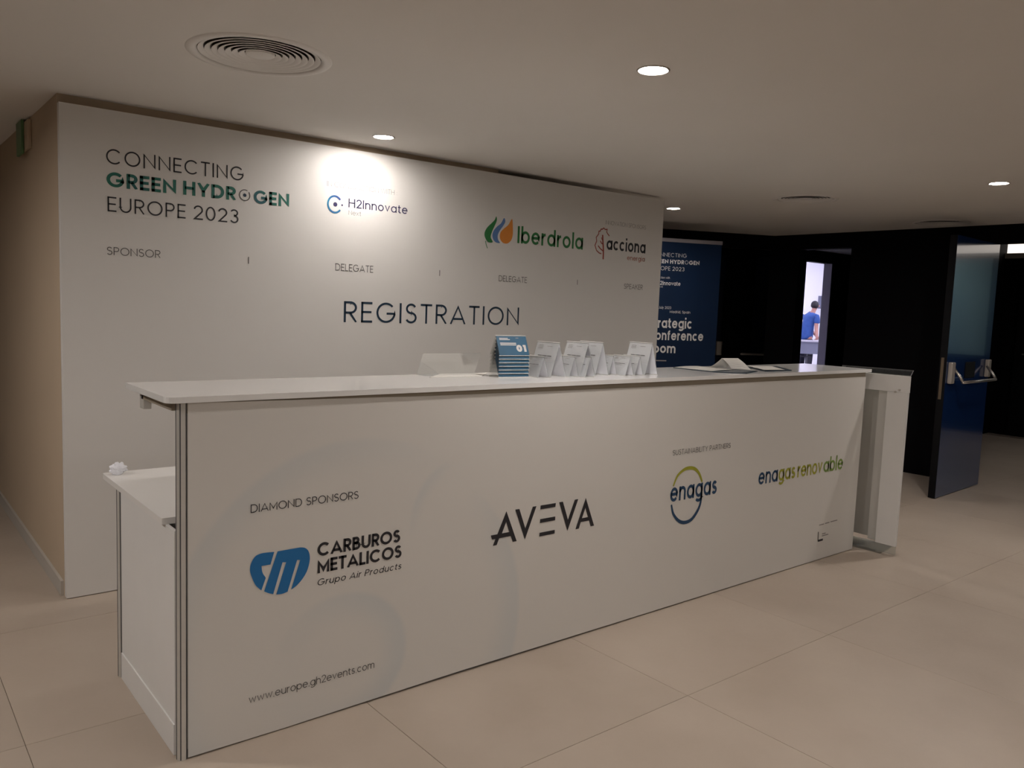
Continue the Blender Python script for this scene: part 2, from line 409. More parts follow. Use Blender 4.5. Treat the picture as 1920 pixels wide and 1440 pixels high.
    if c == 'x': W = .60; return W, [[(h * .7, X), (W - h * .7, 0)], [(h * .7, 0), (W - h * .7, X)]]
    if c == 'y': W = .60; return W, [[(h * .7, X), (W / 2, .06)], [(W - h * .7, X), (W * .25, D)]]
    if c == 'i': return w, [[(h, 0), (h, X)], [(h, .88), (h, .88 + w)]]
    if c == 'l': return w, [[(h, 0), (h, 1.02)]]
    if c == 'j': return w, [[(h, D), (h, X)], [(h, .88), (h, .88 + w)]]
    if c == 'k': W = .56; return W, [[(h, 0), (h, 1.02)], [(W - h, X), (h, .30)], [(.2, .42), (W - h, 0)]]
    raise KeyError(c)

def ribbon(pts, w, closed=False):
    P = [Vector(p) for p in pts]
    if closed and (P[0] - P[-1]).length < 1e-6: P = P[:-1]
    n = len(P); L = []; R = []
    for i in range(n):
        a = P[i - 1] if (i > 0 or closed) else None
        b = P[(i + 1) % n] if (i < n - 1 or closed) else None
        d1 = (P[i] - a).normalized() if a is not None else None
        d2 = (b - P[i]).normalized() if b is not None else None
        d1 = d1 or d2; d2 = d2 or d1
        n1 = Vector((-d1.y, d1.x)); n2 = Vector((-d2.y, d2.x))
        m = (n1 + n2)
        if m.length < 1e-4: m = n1
        m.normalize(); k = 1 / max(m.dot(n1), .38)
        L.append(P[i] + m * k * w / 2); R.append(P[i] - m * k * w / 2)
    vs = L + R; fs = []
    for i in range(n if closed else n - 1):
        j = (i + 1) % n; fs.append((i, j, j + n, i + n))
    return vs, fs

def text(parent, txt, x0, x1, zb, cap, w, m, fn, name='lettering', track=.16, slant=0.0, label=None):
    """flat lettering: fits txt between x0 and x1 on baseline zb with capital height cap; fn(u, v) -> world"""
    V = []; F = []; pen = 0
    for ch in txt:
        W, st = glyph(ch, w)
        for s_ in st:
            closed = isinstance(s_, tuple)
            vs, fs = ribbon(s_[1] if closed else s_, w, closed)
            n = len(V)
            lo_, hi_ = (0, 1) if (ch.isupper() or ch.isdigit()) else ((0, .74) if ch in 'vwx' else (-9, 9))
            if ch in '_AMNVWvwxIHEFLTKYBDPR1': vs = [Vector((p.x, min(max(p.y, lo_), hi_))) for p in vs]
            V += [(p.x + pen, p.y) for p in vs]; F += [[i + n for i in f] for f in fs]
        pen += W + (track if ch != ' ' else 0)
    pen -= track
    sx = (x1 - x0) / pen
    mb = MB(); mb.add([fn(x0 + u * sx + slant * v * cap, zb + v * cap) for u, v in V], F)
    return mb.build(name, m, parent, **({'label': label} if label else {}))

def struct(mb, name, m, **kw):
    return mb.build(name, m, None, kind='structure', **kw)

# ================================================================== SETTING
H = 2.25
fl = struct(MB().box((-7, -8, -.12), (10.9, 8.2, -.0035)), 'floor', 'grout', label='large beige porcelain tile floor of the lobby')
TS = .985
tile_me = None
def inview(x, y, z=0, mx=500):
    d = Vector((x, y, z)) - CAM; q = d.dot(cf)
    if q < .3: return False
    px = 960 + 1508.63 * d.dot(cr) / q; py = 720 + 1508.63 * d.dot(cd) / q
    return -mx < px < 1920 + mx and -300 < py < 1440 + 700
for i in range(-7, 11):
    for j in range(-5, 9):
        x0 = .610 + i * TS; y0 = -.622 + j * TS
        if x0 + TS > 10.7: continue
        if not any(inview(x0 + a * TS, y0 + b * TS) for a in (0, .5, 1) for b in (0, .5, 1)): continue
        if tile_me is None:
            o = MB().box((.0009, .0009, -.0034), (TS - .0009, TS - .0009, 0)).build('floor_tile', 'tile')
            b = o.modifiers.new('bevel', 'BEVEL'); b.width = .0006; b.segments = 1
            tile_me = o
        else:
            o = tile_me.copy(); COL.objects.link(o)
        o.location = (x0, y0, 0); o.parent = fl

# ceiling: one plane with round cut-outs for lamps and vents
LIGHTS = [(1.468, -.409), (1.404, 1.355), (4.469, 1.98), (4.622, -.387),
          (-1.65, -.40), (1.468, -2.4), (4.62, -2.4), (-1.65, -2.4), (1.468, -4.6), (-1.65, -4.6), (-1.70, 1.36)]
VENTS = [(.398, .475, .222, 7), (4.585, .87, .20, 6), (6.45, .72, .20, 6)]
def ceiling_with_holes():
    cu = bpy.data.curves.new('ceiling', 'CURVE'); cu.dimensions = '2D'; cu.fill_mode = 'BOTH'; cu.extrude = .012
    def sp(pts):
        s = cu.splines.new('POLY'); s.points.add(len(pts) - 1)
        for k, p in enumerate(pts): s.points[k].co = (p[0], p[1], 0, 1)
        s.use_cyclic_u = True
    sp([(-6.5, -7.5), (6.82, -7.5), (6.82, 2.56), (5.67, 3.10), (3.5, 4.12), (3.5, 8), (-6.5, 8)])
    for x, y in LIGHTS: sp([(x + .050 * math.cos(2 * PI * k / 40), y + .050 * math.sin(2 * PI * k / 40)) for k in range(40)])
    for x, y, r, n in VENTS: sp([(x + r * math.cos(2 * PI * k / 72), y + r * math.sin(2 * PI * k / 72)) for k in range(72)])
    o = bpy.data.objects.new('tmp', cu); COL.objects.link(o)
    me = bpy.data.meshes.new_from_object(o.evaluated_get(bpy.context.evaluated_depsgraph_get()))
    bpy.data.objects.remove(o)
    me.materials.clear(); me.materials.append(M['ceiling'])
    c = bpy.data.objects.new('ceiling', me); COL.objects.link(c); c.location = (0, 0, H + .012)
    tag(c, 'smooth pale plaster ceiling with round cut-outs', kind='structure')
ceiling_with_holes()
struct(MB().box((-6.5, -7.5, 2.62), (7.0, 8, 2.68)), 'ceiling_void', 'dark')

# white plaster return wall behind the display panel, left of it a corridor
struct(MB().box((-.034, 1.662, 0), (2.40, 8, H)), 'wall_back', 'wallbeige')
struct(MB().box((2.40, 1.76, 0), (3.35, 2.2, H)), 'wall_back_recess', 'wallbeige')
struct(MB().box((-.046, 1.68, 0), (-.034, 8, .07)), 'baseboard_left', 'walllobby')
struct(MB().box((-6.5, -7.5, 0), (-6.4, 8, H)), 'wall_left', 'walllobby')
struct(MB().box((-6.5, 8, 0), (3.5, 8.1, H)), 'wall_corridor_end', 'wallbeige')
struct(MB().box((-6.5, -7.6, 0), (10.8, -7.5, 2.5)), 'wall_front', 'walllobby')
# dark wall with the doorways
D = 'dark'
struct(MB().box((6.82, .435, 0), (6.97, 1.70, H + .3)).box((6.82, 1.70, 2.10), (6.97, 2.262, H + .3))
       .box((6.82, 2.262, 0), (6.97, 2.60, H + .3)).box((6.82, -7.5, 2.095), (6.97, .435, H + .3))
       .box((6.82, -7.5, 0), (6.97, -1.70, 2.095)), 'wall_right', D, label='near-black wall with door openings')
# diagonal bulkhead and recess with a dark door
bd = Vector((-.905, .425, 0))
b0 = Vector((6.84, 2.60, 0))
struct(MB().obox(b0 + bd * 1.9 + Vector((0, 0, 2.24)), bd * 1.95, Vector((.425, .905, 0)) * .03, Vector((0, 0, .14))), 'trim_1', D, label='black bulkhead closing the ceiling edge')
d2 = Vector((.9166, -.3998, 0)); n2 = Vector((-.3998, -.9166, 0))
o2 = Vector((7.03, 3.23, 0))
struct(MB().obox(o2 - d2 * 1.55 - n2 * .16 + Vector((0, 0, 1.25)), d2 * 2.3, n2 * .05, Vector((0, 0, 1.25))), 'wall_recess', D, label='near-black diagonal wall')
struct(MB().box((3.35, 1.9, 2.36), (9.6, 4.9, 2.40)), 'ceiling_recess', D)
struct(MB().box((3.30, 2.2, 0), (3.36, 8, 2.4)), 'wall_side_recess', D)

# passage beyond the right wall and door opening to the bright room
struct(MB().box((6.97, 3.15, 0), (8.445, 3.25, 2.42)).box((9.048, 3.15, 0), (10.9, 3.25, 2.42))
       .box((8.445, 3.15, 2.105), (9.048, 3.25, 2.42)), 'wall_passage', D, label='black passage wall around the lit doorway')
struct(MB().box((9.035, 3.145, 0), (9.048, 3.255, 2.105)), 'trim_2', 'jamb', label='grey door jamb of the lit doorway')
struct(MB().box((6.97, 1.78, H), (10.9, 3.15, H + .03)), 'ceiling_passage', 'roomwhite')
struct(MB().box((7.0, 1.72, 0), (10.9, 1.78, 2.6)), 'wall_vestibule_left', D)
# vestibule behind the blue door
struct(MB().box((10.69, -7.5, 1.0), (10.8, -.66, 2.25)), 'wall_vestibule_reflector', 'reflwall', label='unseen grey-green wall added to reflect in the blue door')  # added out of view so the upper door leaf reflects teal
struct(MB().box((10.70, -.66, 0), (10.8, 1.72, 2.25)).box((10.70, -7.5, 0), (10.8, -.66, 1.0)), 'wall_vestibule', D, label='black wall at the far side of the vestibule')
struct(MB().box((10.68, -7.5, 2.25), (10.8, 1.72, 2.315)), 'trim_3', 'walllobby', label='pale ledge under the lit cove')
struct(MB().box((10.74, -7.5, 2.315), (10.8, 1.72, 2.47)), 'trim_4', 'cove', label='bright lit cove strip above the black wall')
struct(MB().box((6.97, -7.5, 2.47), (10.8, 1.72, 2.52)), 'ceiling_vestibule', D)

# bright room far behind the doorway
RW = 'roomwhite'
struct(MB().box((6.9, 3.26, -.05), (20, 12, 0)), 'floor_bright_room', 'roomfloor')
struct(MB().box((17.2, 3.26, 0), (17.3, 12, 3.1)), 'wall_far', RW)
struct(MB().box((10.9, 3.16, 0), (17.3, 3.26, 3.1)).box((8.3, 3.15, 2.42), (10.9, 3.25, 3.1)).box((9.3, 3.25, 0), (10.9, 3.26, 2.42)).box((8.3, 3.25, 0), (8.4, 3.26, 2.42)), 'wall_room_right', RW)
struct(MB().box((8.3, 12, 0), (17.3, 12.1, 3.1)), 'wall_room_back', RW)
struct(MB().box((8.3, 3.26, 0), (8.4, 12, 3.1)), 'wall_room_left', RW)
struct(MB().box((8.3, 3.26, 3.1), (17.3, 12.1, 3.15)), 'ceiling_bright_room', RW)
for k, (x, y) in enumerate(((10.5, 6), (13.5, 6), (16, 6), (10.5, 9.5), (13.5, 9.5), (16, 9.5))):
    q = thing('light_panel', 'square lit panel in the bright room ceiling, ' + ['front left', 'front middle', 'front right', 'rear left', 'rear middle', 'rear right'][k], 'light', (x, y, 3.09), 'ceiling panels of the bright room')
    MB().box((x - .6, y - .6, 3.085), (x + .6, y + .6, 3.1)).build('frame', 'white', q)
    MB().box((x - .57, y - .57, 3.078), (x + .57, y + .57, 3.085)).build('diffuser', 'roomlight', q)

# ================================================================== DISPLAY PANEL
YP = 1.62
bp = thing('backdrop_panel', 'long white printed sponsor backdrop standing behind the counter', 'backdrop', (1.95, YP, 0))
def tp(x):
    return 2.207 + .018 * max(0, min(1, x / 3.9))
mb = MB(); poly = [(-.034, .004), (3.93, .004), (3.93, tp(3.93)), (-.034, tp(0))]
vs = [(x, YP, z) for x, z in poly] + [(x, YP + .038, z) for x, z in poly]
mb.add(vs, [(0, 1, 2, 3), (7, 6, 5, 4), (0, 4, 5, 1), (1, 5, 6, 2), (2, 6, 7, 3), (3, 7, 4, 0)])
board = mb.build('board', 'panel', bp)
MB().box((-.034, YP + .001, 2.207), (3.93, YP + .03, 2.2075)).build('edge_profile', 'alubeige', bp)
P = lambda u, v: Vector((u, YP - .0012, v))
TXP = [
    ('CONNECTING', .150, .773, 1.9715, .067, .100, 'ink', .20, 'thin black capitals, top line'),
    ('GREEN', .151, .451, 1.871, .066, .20, 'greenlet', .13, 'bold green capitals'),
    ('HYDR', .483, .734, 1.873, .065, .20, 'greenlet', .13, 'bold green capitals before the ring'),
    ('GEN', .825, 1.011, 1.870, .066, .20, 'greenlet', .13, 'bold green capitals after the ring'),
    ('EUROPE', .154, .494, 1.7615, .066, .100, 'ink', .20, 'thin black capitals'),
    ('2023', .531, .748, 1.7625, .067, .100, 'ink', .18, 'thin black numerals'),
    ('SPONSOR', .149, .379, 1.568, .036, .095, 'inkgrey', .14, 'small grey word SPONSOR'),
    ('IN CONJUNCTION WITH :', 1.221, 1.650, 2.003, .027, .075, 'inkfaint', .13, 'faint small line of capitals'),
    ('H2Innovate', 1.349, 1.721, 1.905, .047, .12, 'purplenavy', .15, 'indigo wordmark'),
    ('Next', 1.350, 1.426, 1.8655, .024, .07, 'inkfaint', .15, 'faint grey small word'),
    ('DELEGATE', 1.277, 1.508, 1.562, .038, .095, 'inkgrey', .14, 'small grey word DELEGATE, left one'),
    ('DELEGATE', 2.399, 2.631, 1.5585, .037, .095, 'inkgrey', .14, 'small grey word DELEGATE, right one'),
    ('SPEAKER', 3.542, 3.741, 1.561, .036, .095, 'inkgrey', .14, 'small grey word SPEAKER'),
    ('Iberdrola', 2.539, 3.116, 1.8065, .107, .155, 'ibgreen', .13, 'green wordmark'),
    ('acciona', 3.345, 3.749, 1.825, .088, .175, 'ink', .12, 'bold black lower-case wordmark'),
    ('energia', 3.559, 3.747, 1.766, .034, .13, 'redfaint', .12, 'pale red small word'),
    ('INNOVATION SPONSORS', 3.326, 3.742, 1.997, .028, .075, 'inkfaint', .11, 'faint small line of capitals'),
    ('REGISTRATION', 1.332, 2.575, 1.284, .115, .104, 'navy', .21, 'large navy word REGISTRATION'),
]
for t, x0, x1, zb, cap, w_, m_, tr, lb in TXP:
    text(board, t, x0, x1, zb, cap, w_, m_, P, track=tr, label=lb)
for x in (.8, 1.953, 3.08):
    MB().flat([(x - .0022, 1.568), (x + .0022, 1.568), (x + .0022, 1.602), (x - .0022, 1.602)], P).build('divider_mark', 'inkgrey', board)
# ring standing for the O
def ring(parent, cx, cz, r, w_, m_, fn, a0=90, a1=450, name='emblem', ax=1.0, label=None):
    closed = abs(a1 - a0) >= 359
    vs, fs = ribbon(arc(cx, cz, r * ax, r, a0, a1, 40), w_, closed)
    return MB().add([fn(p.x, p.y) for p in vs], fs).build(name, m_, parent, **({'label': label} if label else {}))
def disc(parent, cx, cz, r, m_, fn, name='emblem_dot'):
    return MB().add([fn(*p) for p in arc(cx, cz, r, r, 0, 345, 23)], [tuple(range(24))]).build(name, m_, parent)
ring(board, .779, 1.904, .026, .0045, 'inkgrey', P, 60, 400, label='thin ring used as the letter O')
disc(board, .779, 1.904, .0085, 'navy', P)
ring(board, 1.268, 1.912, .043, .010, 'ringblue', P, 38, 322, ax=.93, label='blue open ring emblem')
disc(board, 1.271, 1.912, .0115, 'purplenavy', P)
disc(board, 1.311, 1.912, .005, 'purplenavy', P)
# three droplets
def blob(parent, pts, m_, fn, name, label=None, n=5):
    return MB().flat(smooth_poly(pts, n) if n else pts, fn).build(name, m_, parent, **({'label': label} if label else {}))
blob(board, [(2.362, 1.956), (2.368, 1.932), (2.350, 1.893), (2.334, 1.861), (2.324, 1.826), (2.341, 1.797), (2.306, 1.795), (2.281, 1.820), (2.276, 1.849), (2.294, 1.881), (2.327, 1.911), (2.351, 1.934)], 'ibgreen', P, 'droplet', 'dark green droplet')
blob(board, [(2.424, 1.952), (2.435, 1.931), (2.416, 1.899), (2.395, 1.873), (2.380, 1.844), (2.382, 1.817), (2.398, 1.796), (2.367, 1.797), (2.345, 1.814), (2.337, 1.841), (2.347, 1.869), (2.372, 1.895), (2.402, 1.918)], 'ibblue', P, 'droplet', 'blue droplet')
blob(board, [(2.489, 1.952), (2.498, 1.896), (2.499, 1.854), (2.487, 1.819), (2.456, 1.797), (2.420, 1.800), (2.397, 1.825), (2.400, 1.860), (2.425, 1.886), (2.460, 1.913)], 'iborange', P, 'droplet', 'orange droplet')
def stroke(parent, pts, w_, m_, fn, name='emblem', label=None, n=4):
    vs, fs = ribbon(smooth_line(pts, n) if n else pts, w_)
    return MB().add([fn(p.x, p.y) for p in vs], fs).build(name, m_, parent, **({'label': label} if label else {}))
stroke(board, [(2.286, 1.800), (2.290, 1.780), (2.302, 1.756)], .005, 'ibgreen', P, 'droplet_stem')
# red tree
stroke(board, [(3.368, 1.920), (3.352, 1.932), (3.340, 1.944), (3.343, 1.964), (3.325, 1.960), (3.309, 1.970), (3.296, 1.960), (3.283, 1.960), (3.276, 1.946), (3.262, 1.943), (3.262, 1.925), (3.240, 1.900), (3.246, 1.875), (3.231, 1.845), (3.249, 1.811), (3.275, 1.796), (3.297, 1.792)], .007, 'red', P, 'tree_crown', 'red outline of a tree crown', n=0)
stroke(board, [(3.317, 1.755), (3.316, 1.816), (3.308, 1.869), (3.301, 1.922)], .012, 'red', P, 'tree_trunk')
stroke(board, [(3.314, 1.812), (3.285, 1.826), (3.262, 1.845)], .008, 'red', P, 'tree_branch')
stroke(board, [(3.310, 1.860), (3.294, 1.864), (3.281, 1.880)], .007, 'red', P, 'tree_branch')
stroke(board, [(3.306, 1.885), (3.296, 1.892), (3.292, 1.905)], .006, 'red', P, 'tree_branch')

# ================================================================== COUNTER
ct = thing('reception_counter', 'long white reception counter with printed front and aluminium posts', 'counter', (2.0, .35, 0))
# inner carcass
MB().box((.0, .004, .03), (3.958, .022, 1.06)).build('front_board', 'white', ct)
MB().box((-.002, .004, 1.058), (3.958, .036, 1.0895)).build('top_rail', 'alubeige', ct)
MB().box((.0, .006, .004), (3.958, .03, .03)).build('bottom_rail', 'groove', ct)
sh = [(.0, .006), (.3, .004), (1.0, .010), (1.85, .007), (3.955, .004), (3.958, 1.064), (2.319, 1.066), (1.323, 1.071), (.824, 1.075), (.3, 1.084), (.0, 1.089)]
mb = MB(); n = len(sh)
tri = tessellate_polygon([[Vector((x, z, 0)) for x, z in sh]])
mb.add([(x, 0, z) for x, z in sh] + [(x, .003, z) for x, z in sh],
       [tuple(t) for t in tri] + [tuple(i + n for i in t) for t in tri] + [(i, (i + 1) % n, (i + 1) % n + n, i + n) for i in range(n)])
fs_ = mb.build('front_sheet', 'sheet', ct, label='printed off-white graphic sheet with faint ring motifs')
fs_.data.transform(Matrix.Translation(org(ct)));  fs_.location = -org(ct)     # object space = world, for the print
ORG[fs_.name] = Vector((0, 0, 0))
F = lambda u, v: Vector((u, -.0012, v))
TXF = [
    ('DIAMOND SPONSORS', .188, .560, .7375, .0265, .085, 'ink', .13, 0, 'thin black line of capitals'),
    ('CARBUROS', .413, .728, .5605, .0455, .20, 'ink', .08, 0, 'bold black capitals, upper line'),
    ('METALICOS', .414, .735, .5035, .0455, .20, 'ink', .08, 0, 'bold black capitals, lower line'),
    ('Grupo Air Products', .413, .734, .4615, .0225, .115, 'ink', .17, .22, 'small black italic line'),
    ('SUSTAINABILITY PARTNERS', 2.196, 2.643, .739, .0255, .085, 'inkgrey', .13, 0, 'thin grey line of capitals'),
    ('enagas', 2.195, 2.550, .517, .092, .16, 'enavy', .11, 0, 'dark blue lower-case wordmark across the ring'),
    ('ena', 2.906, 3.083, .520, .087, .15, 'enavy', .12, 0, 'dark blue first letters'),
    ('gas', 3.092, 3.253, .520, .087, .15, 'egreen', .12, 0, 'olive green middle letters'),
    ('renov', 3.277, 3.532, .520, .087, .15, 'egreen', .10, 0, 'olive green letters'),
    ('able', 3.548, 3.762, .520, .087, .15, 'egreen2', .10, 0, 'mid green last letters'),
    ('www.europe.gh2events.com', .186, .635, .122, .0265, .085, 'inkgrey', .12, 0, 'thin grey web address'),
]
for t, x0, x1, zb, cap, w_, m_, tr, sl, lb in TXF:
    text(fs_, t, x0, x1, zb, cap, max(w_, .10), m_, F, track=tr, slant=sl, label=lb)
C_ = smooth_line([(.265, .6015), (.243, .6035), (.221, .6035), (.203, .597), (.191, .579), (.187, .559), (.191, .538), (.205, .505), (.224, .484)], 5)
blob(fs_, C_ + [(.238, .522)] + smooth_line([(.236, .526), (.229, .537), (.2255, .548), (.224, .563)], 4)[1:] + [(.253, .5625)], 'cmblue', F, 'emblem', 'azure rounded emblem, left part', n=0)
Mo = [(.276, .6015)] + smooth_line([(.352, .602), (.368, .598), (.380, .587), (.386, .568), (.385, .546), (.377, .519), (.362, .496), (.342, .477), (.323, .467)], 5) + \
     [(.353, .560), (.3425, .562), (.311, .4625)] + smooth_line([(.311, .4625), (.292, .459), (.273, .461)], 3)[1:] + [(.305, .561), (.293, .563), (.263, .464)] + smooth_line([(.263, .464), (.248, .470), (.233, .479)], 3)[1:]
blob(fs_, Mo, 'cmblue', F, 'emblem', 'azure rounded emblem, right part with slanted slots', n=0)
for p, holes in (
    ([(1.208, .607), (1.266, .478), (1.246, .478), (1.2345, .5035), (1.1765, .5035), (1.165, .478), (1.146, .478), (1.158, .5035), (1.1415, .5035), (1.1345, .521), (1.1665, .521)], [(1.2085, .564), (1.2265, .521), (1.1895, .521)]),
    ([(1.253, .607), (1.274, .607), (1.3085, .523), (1.3435, .607), (1.363, .607), (1.3085, .478)], None),
    ([(1.3855, .6065), (1.4685, .6065), (1.4665, .5905), (1.3845, .5905)], None),
    ([(1.3855, .550), (1.4685, .550), (1.4685, .534), (1.3845, .534)], None),
    ([(1.3855, .4935), (1.4685, .4935), (1.4685, .478), (1.3845, .478)], None),
    ([(1.487, .607), (1.508, .607), (1.541, .526), (1.5755, .607), (1.5955, .607), (1.541, .478)], None),
    ([(1.640, .607), (1.6975, .478), (1.677, .478), (1.6655, .505), (1.6165, .505), (1.607, .478), (1.587, .478)], [(1.6405, .564), (1.6585, .521), (1.6225, .521)])):
    if holes:
        loops = [[Vector((*q, 0)) for q in p], [Vector((*q, 0)) for q in holes]]
        tri = tessellate_polygon(loops)
        MB().add([F(*q) for q in p + holes], [tuple(t) for t in tri]).build('logo_letter', 'ink', fs_)
    else:
        MB().flat(p, F).build('logo_letter', 'ink', fs_)
def taper(parent, pts, ws, m_, fn, name, label=None):
    pts = smooth_line(pts, 6); k = len(pts); vsL = []
    V = []
    for i, p in enumerate(pts):
        a = Vector(pts[max(0, i - 1)]); b = Vector(pts[min(k - 1, i + 1)]); t = (b - a).normalized(); nn = Vector((-t.y, t.x))
        u = i / (k - 1); w_ = ws[0] * (1 - u) ** 2 + ws[1] * 2 * u * (1 - u) + ws[2] * u * u
        V += [Vector(p) + nn * w_ / 2, Vector(p) - nn * w_ / 2]
    MB().add([fn(p.x, p.y) for p in V], [(2 * i, 2 * i + 1, 2 * i + 3, 2 * i + 2) for i in range(k - 1)]).build(name, m_, parent, **({'label': label} if label else {}))
taper(fs_, [(2.213, .592), (2.240, .638), (2.285, .663), (2.328, .668), (2.370, .658), (2.405, .630), (2.430, .589)], (.008, .024, .010), 'egreen', F, 'emblem_arc', 'olive green arc over the wordmark')
taper(fs_, [(2.207, .504), (2.225, .458), (2.265, .420), (2.310, .404), (2.360, .410), (2.400, .440), (2.425, .480), (2.432, .530)], (.010, .024, .012), 'enavy', F, 'emblem_arc', 'dark blue arc under the wordmark')
stroke(fs_, [(3.544, .172), (3.546, .116)], .008, 'inkgrey', F, 'small_mark', n=0)
stroke(fs_, [(3.546, .118), (3.600, .118)], .012, 'ink', F, 'small_mark', n=0)
for a, b, z in ((3.546, 3.60, .211), (3.61, 3.66, .212), (3.67, 3.748, .213), (3.585, 3.625, .153), (3.585, 3.656, .141)):
    stroke(fs_, [(a, z), (b, z)], .006, 'inkfaint', F, 'small_print', n=0)

# octagonal aluminium posts with dark grooves
def post(cx, cy, z1, name='post'):
    r = .0165
    p = MB().prism([(cx + r * math.cos(PI / 8 + k * PI / 4), cy + r * math.sin(PI / 8 + k * PI / 4)) for k in range(8)], .0, z1).build(name, 'alu', ct)
    g = MB()
    for k in (0, 2, 4, 5.35, 6.8):
        a = k * PI / 4; x = cx + .0156 * math.cos(a); y = cy + .0156 * math.sin(a); ux = Vector((math.cos(a), math.sin(a), 0)); uy = Vector((-math.sin(a), math.cos(a), 0))
        g.obox((x, y, z1 / 2), ux * .0008, uy * .0018, (0, 0, z1 / 2 - .002))
    g.build('groove', 'groove', p)
post(-.013, .0165, 1.0895)
post(-.0185, .690, .699)
post(3.935, .690, .699)
post(3.942, .055, 1.0895)
for x0 in (-.027, 3.931):
    MB().box((x0 + .002, .046, .098), (x0 + .012, .668, .700)).build('side_panel', 'white', ct)
    MB().box((x0 - .002, .046, .0), (x0 + .014, .668, .098)).build('base_rail', 'white', ct, bevel=.001)
MB().box((0, .66, .10), (3.93, .672, .699)).build('rear_panel', 'white', ct)
# worktop bracket on the left and right ends
for x0 in (-.032, 3.926):
    MB().box((x0, .046, 1.062), (x0 + .026, .365, 1.0895)).build('bracket_rail', 'alubeige', ct)
    MB().box((x0, .345, 1.030), (x0 + .026, .385, 1.0895)).build('bracket_foot', 'alu', ct, bevel=.002)

# upper worktop, rounded front corners
def rrect(x0, y0, x1, y1, rs):
    pts = []
    for (cx, cy, a0, r) in ((x0 + rs[0], y0 + rs[0], 180, rs[0]), (x1 - rs[1], y0 + rs[1], 270, rs[1]), (x1 - rs[2], y1 - rs[2], 0, rs[2]), (x0 + rs[3], y1 - rs[3], 90, rs[3])):
        pts += arc(cx, cy, r, r, a0, a0 + 90, 6) if r > .002 else [(cx, cy)]
    return pts
MB().prism(rrect(-.062, -.010, 4.012, .44, (.03, .012, .004, .004)), 1.090, 1.108).build('worktop', 'top', None, bevel=.0012,
    label='glossy white upper worktop of the reception counter', cat='worktop')
MB().prism(rrect(-.036, .135, 3.99, .895, (.004, .004, .01, .01)), .700, .720).build('desk_top', 'desk', None, bevel=.001,
    label='lower white desk top behind the counter front', cat='desk')

# crumpled tissue on the lower desk
mb = MB(); N = 14
for i in range(N + 1):
    for j in range(20):
        th = PI * i / N; ph = 2 * PI * j / 20
        d = Vector((math.sin(th) * math.cos(ph), math.sin(th) * math.sin(ph), math.cos(th)))
        r = .022 * (1 + .45 * noise.noise(d * 2.3) + .25 * noise.noise(d * 6))
        mb.v.append(Vector((.008, .845, .7405)) + Vector((d.x * r * 1.25, d.y * r, max(d.z * r, -.0202))))
for i in range(N):
    for j in range(20):
        mb.f.append((i * 20 + j, i * 20 + (j + 1) % 20, (i + 1) * 20 + (j + 1) % 20, (i + 1) * 20 + j))
mb.build('crumpled_tissue', 'paper', None, label='small crumpled white tissue on the left corner of the lower desk', cat='tissue')

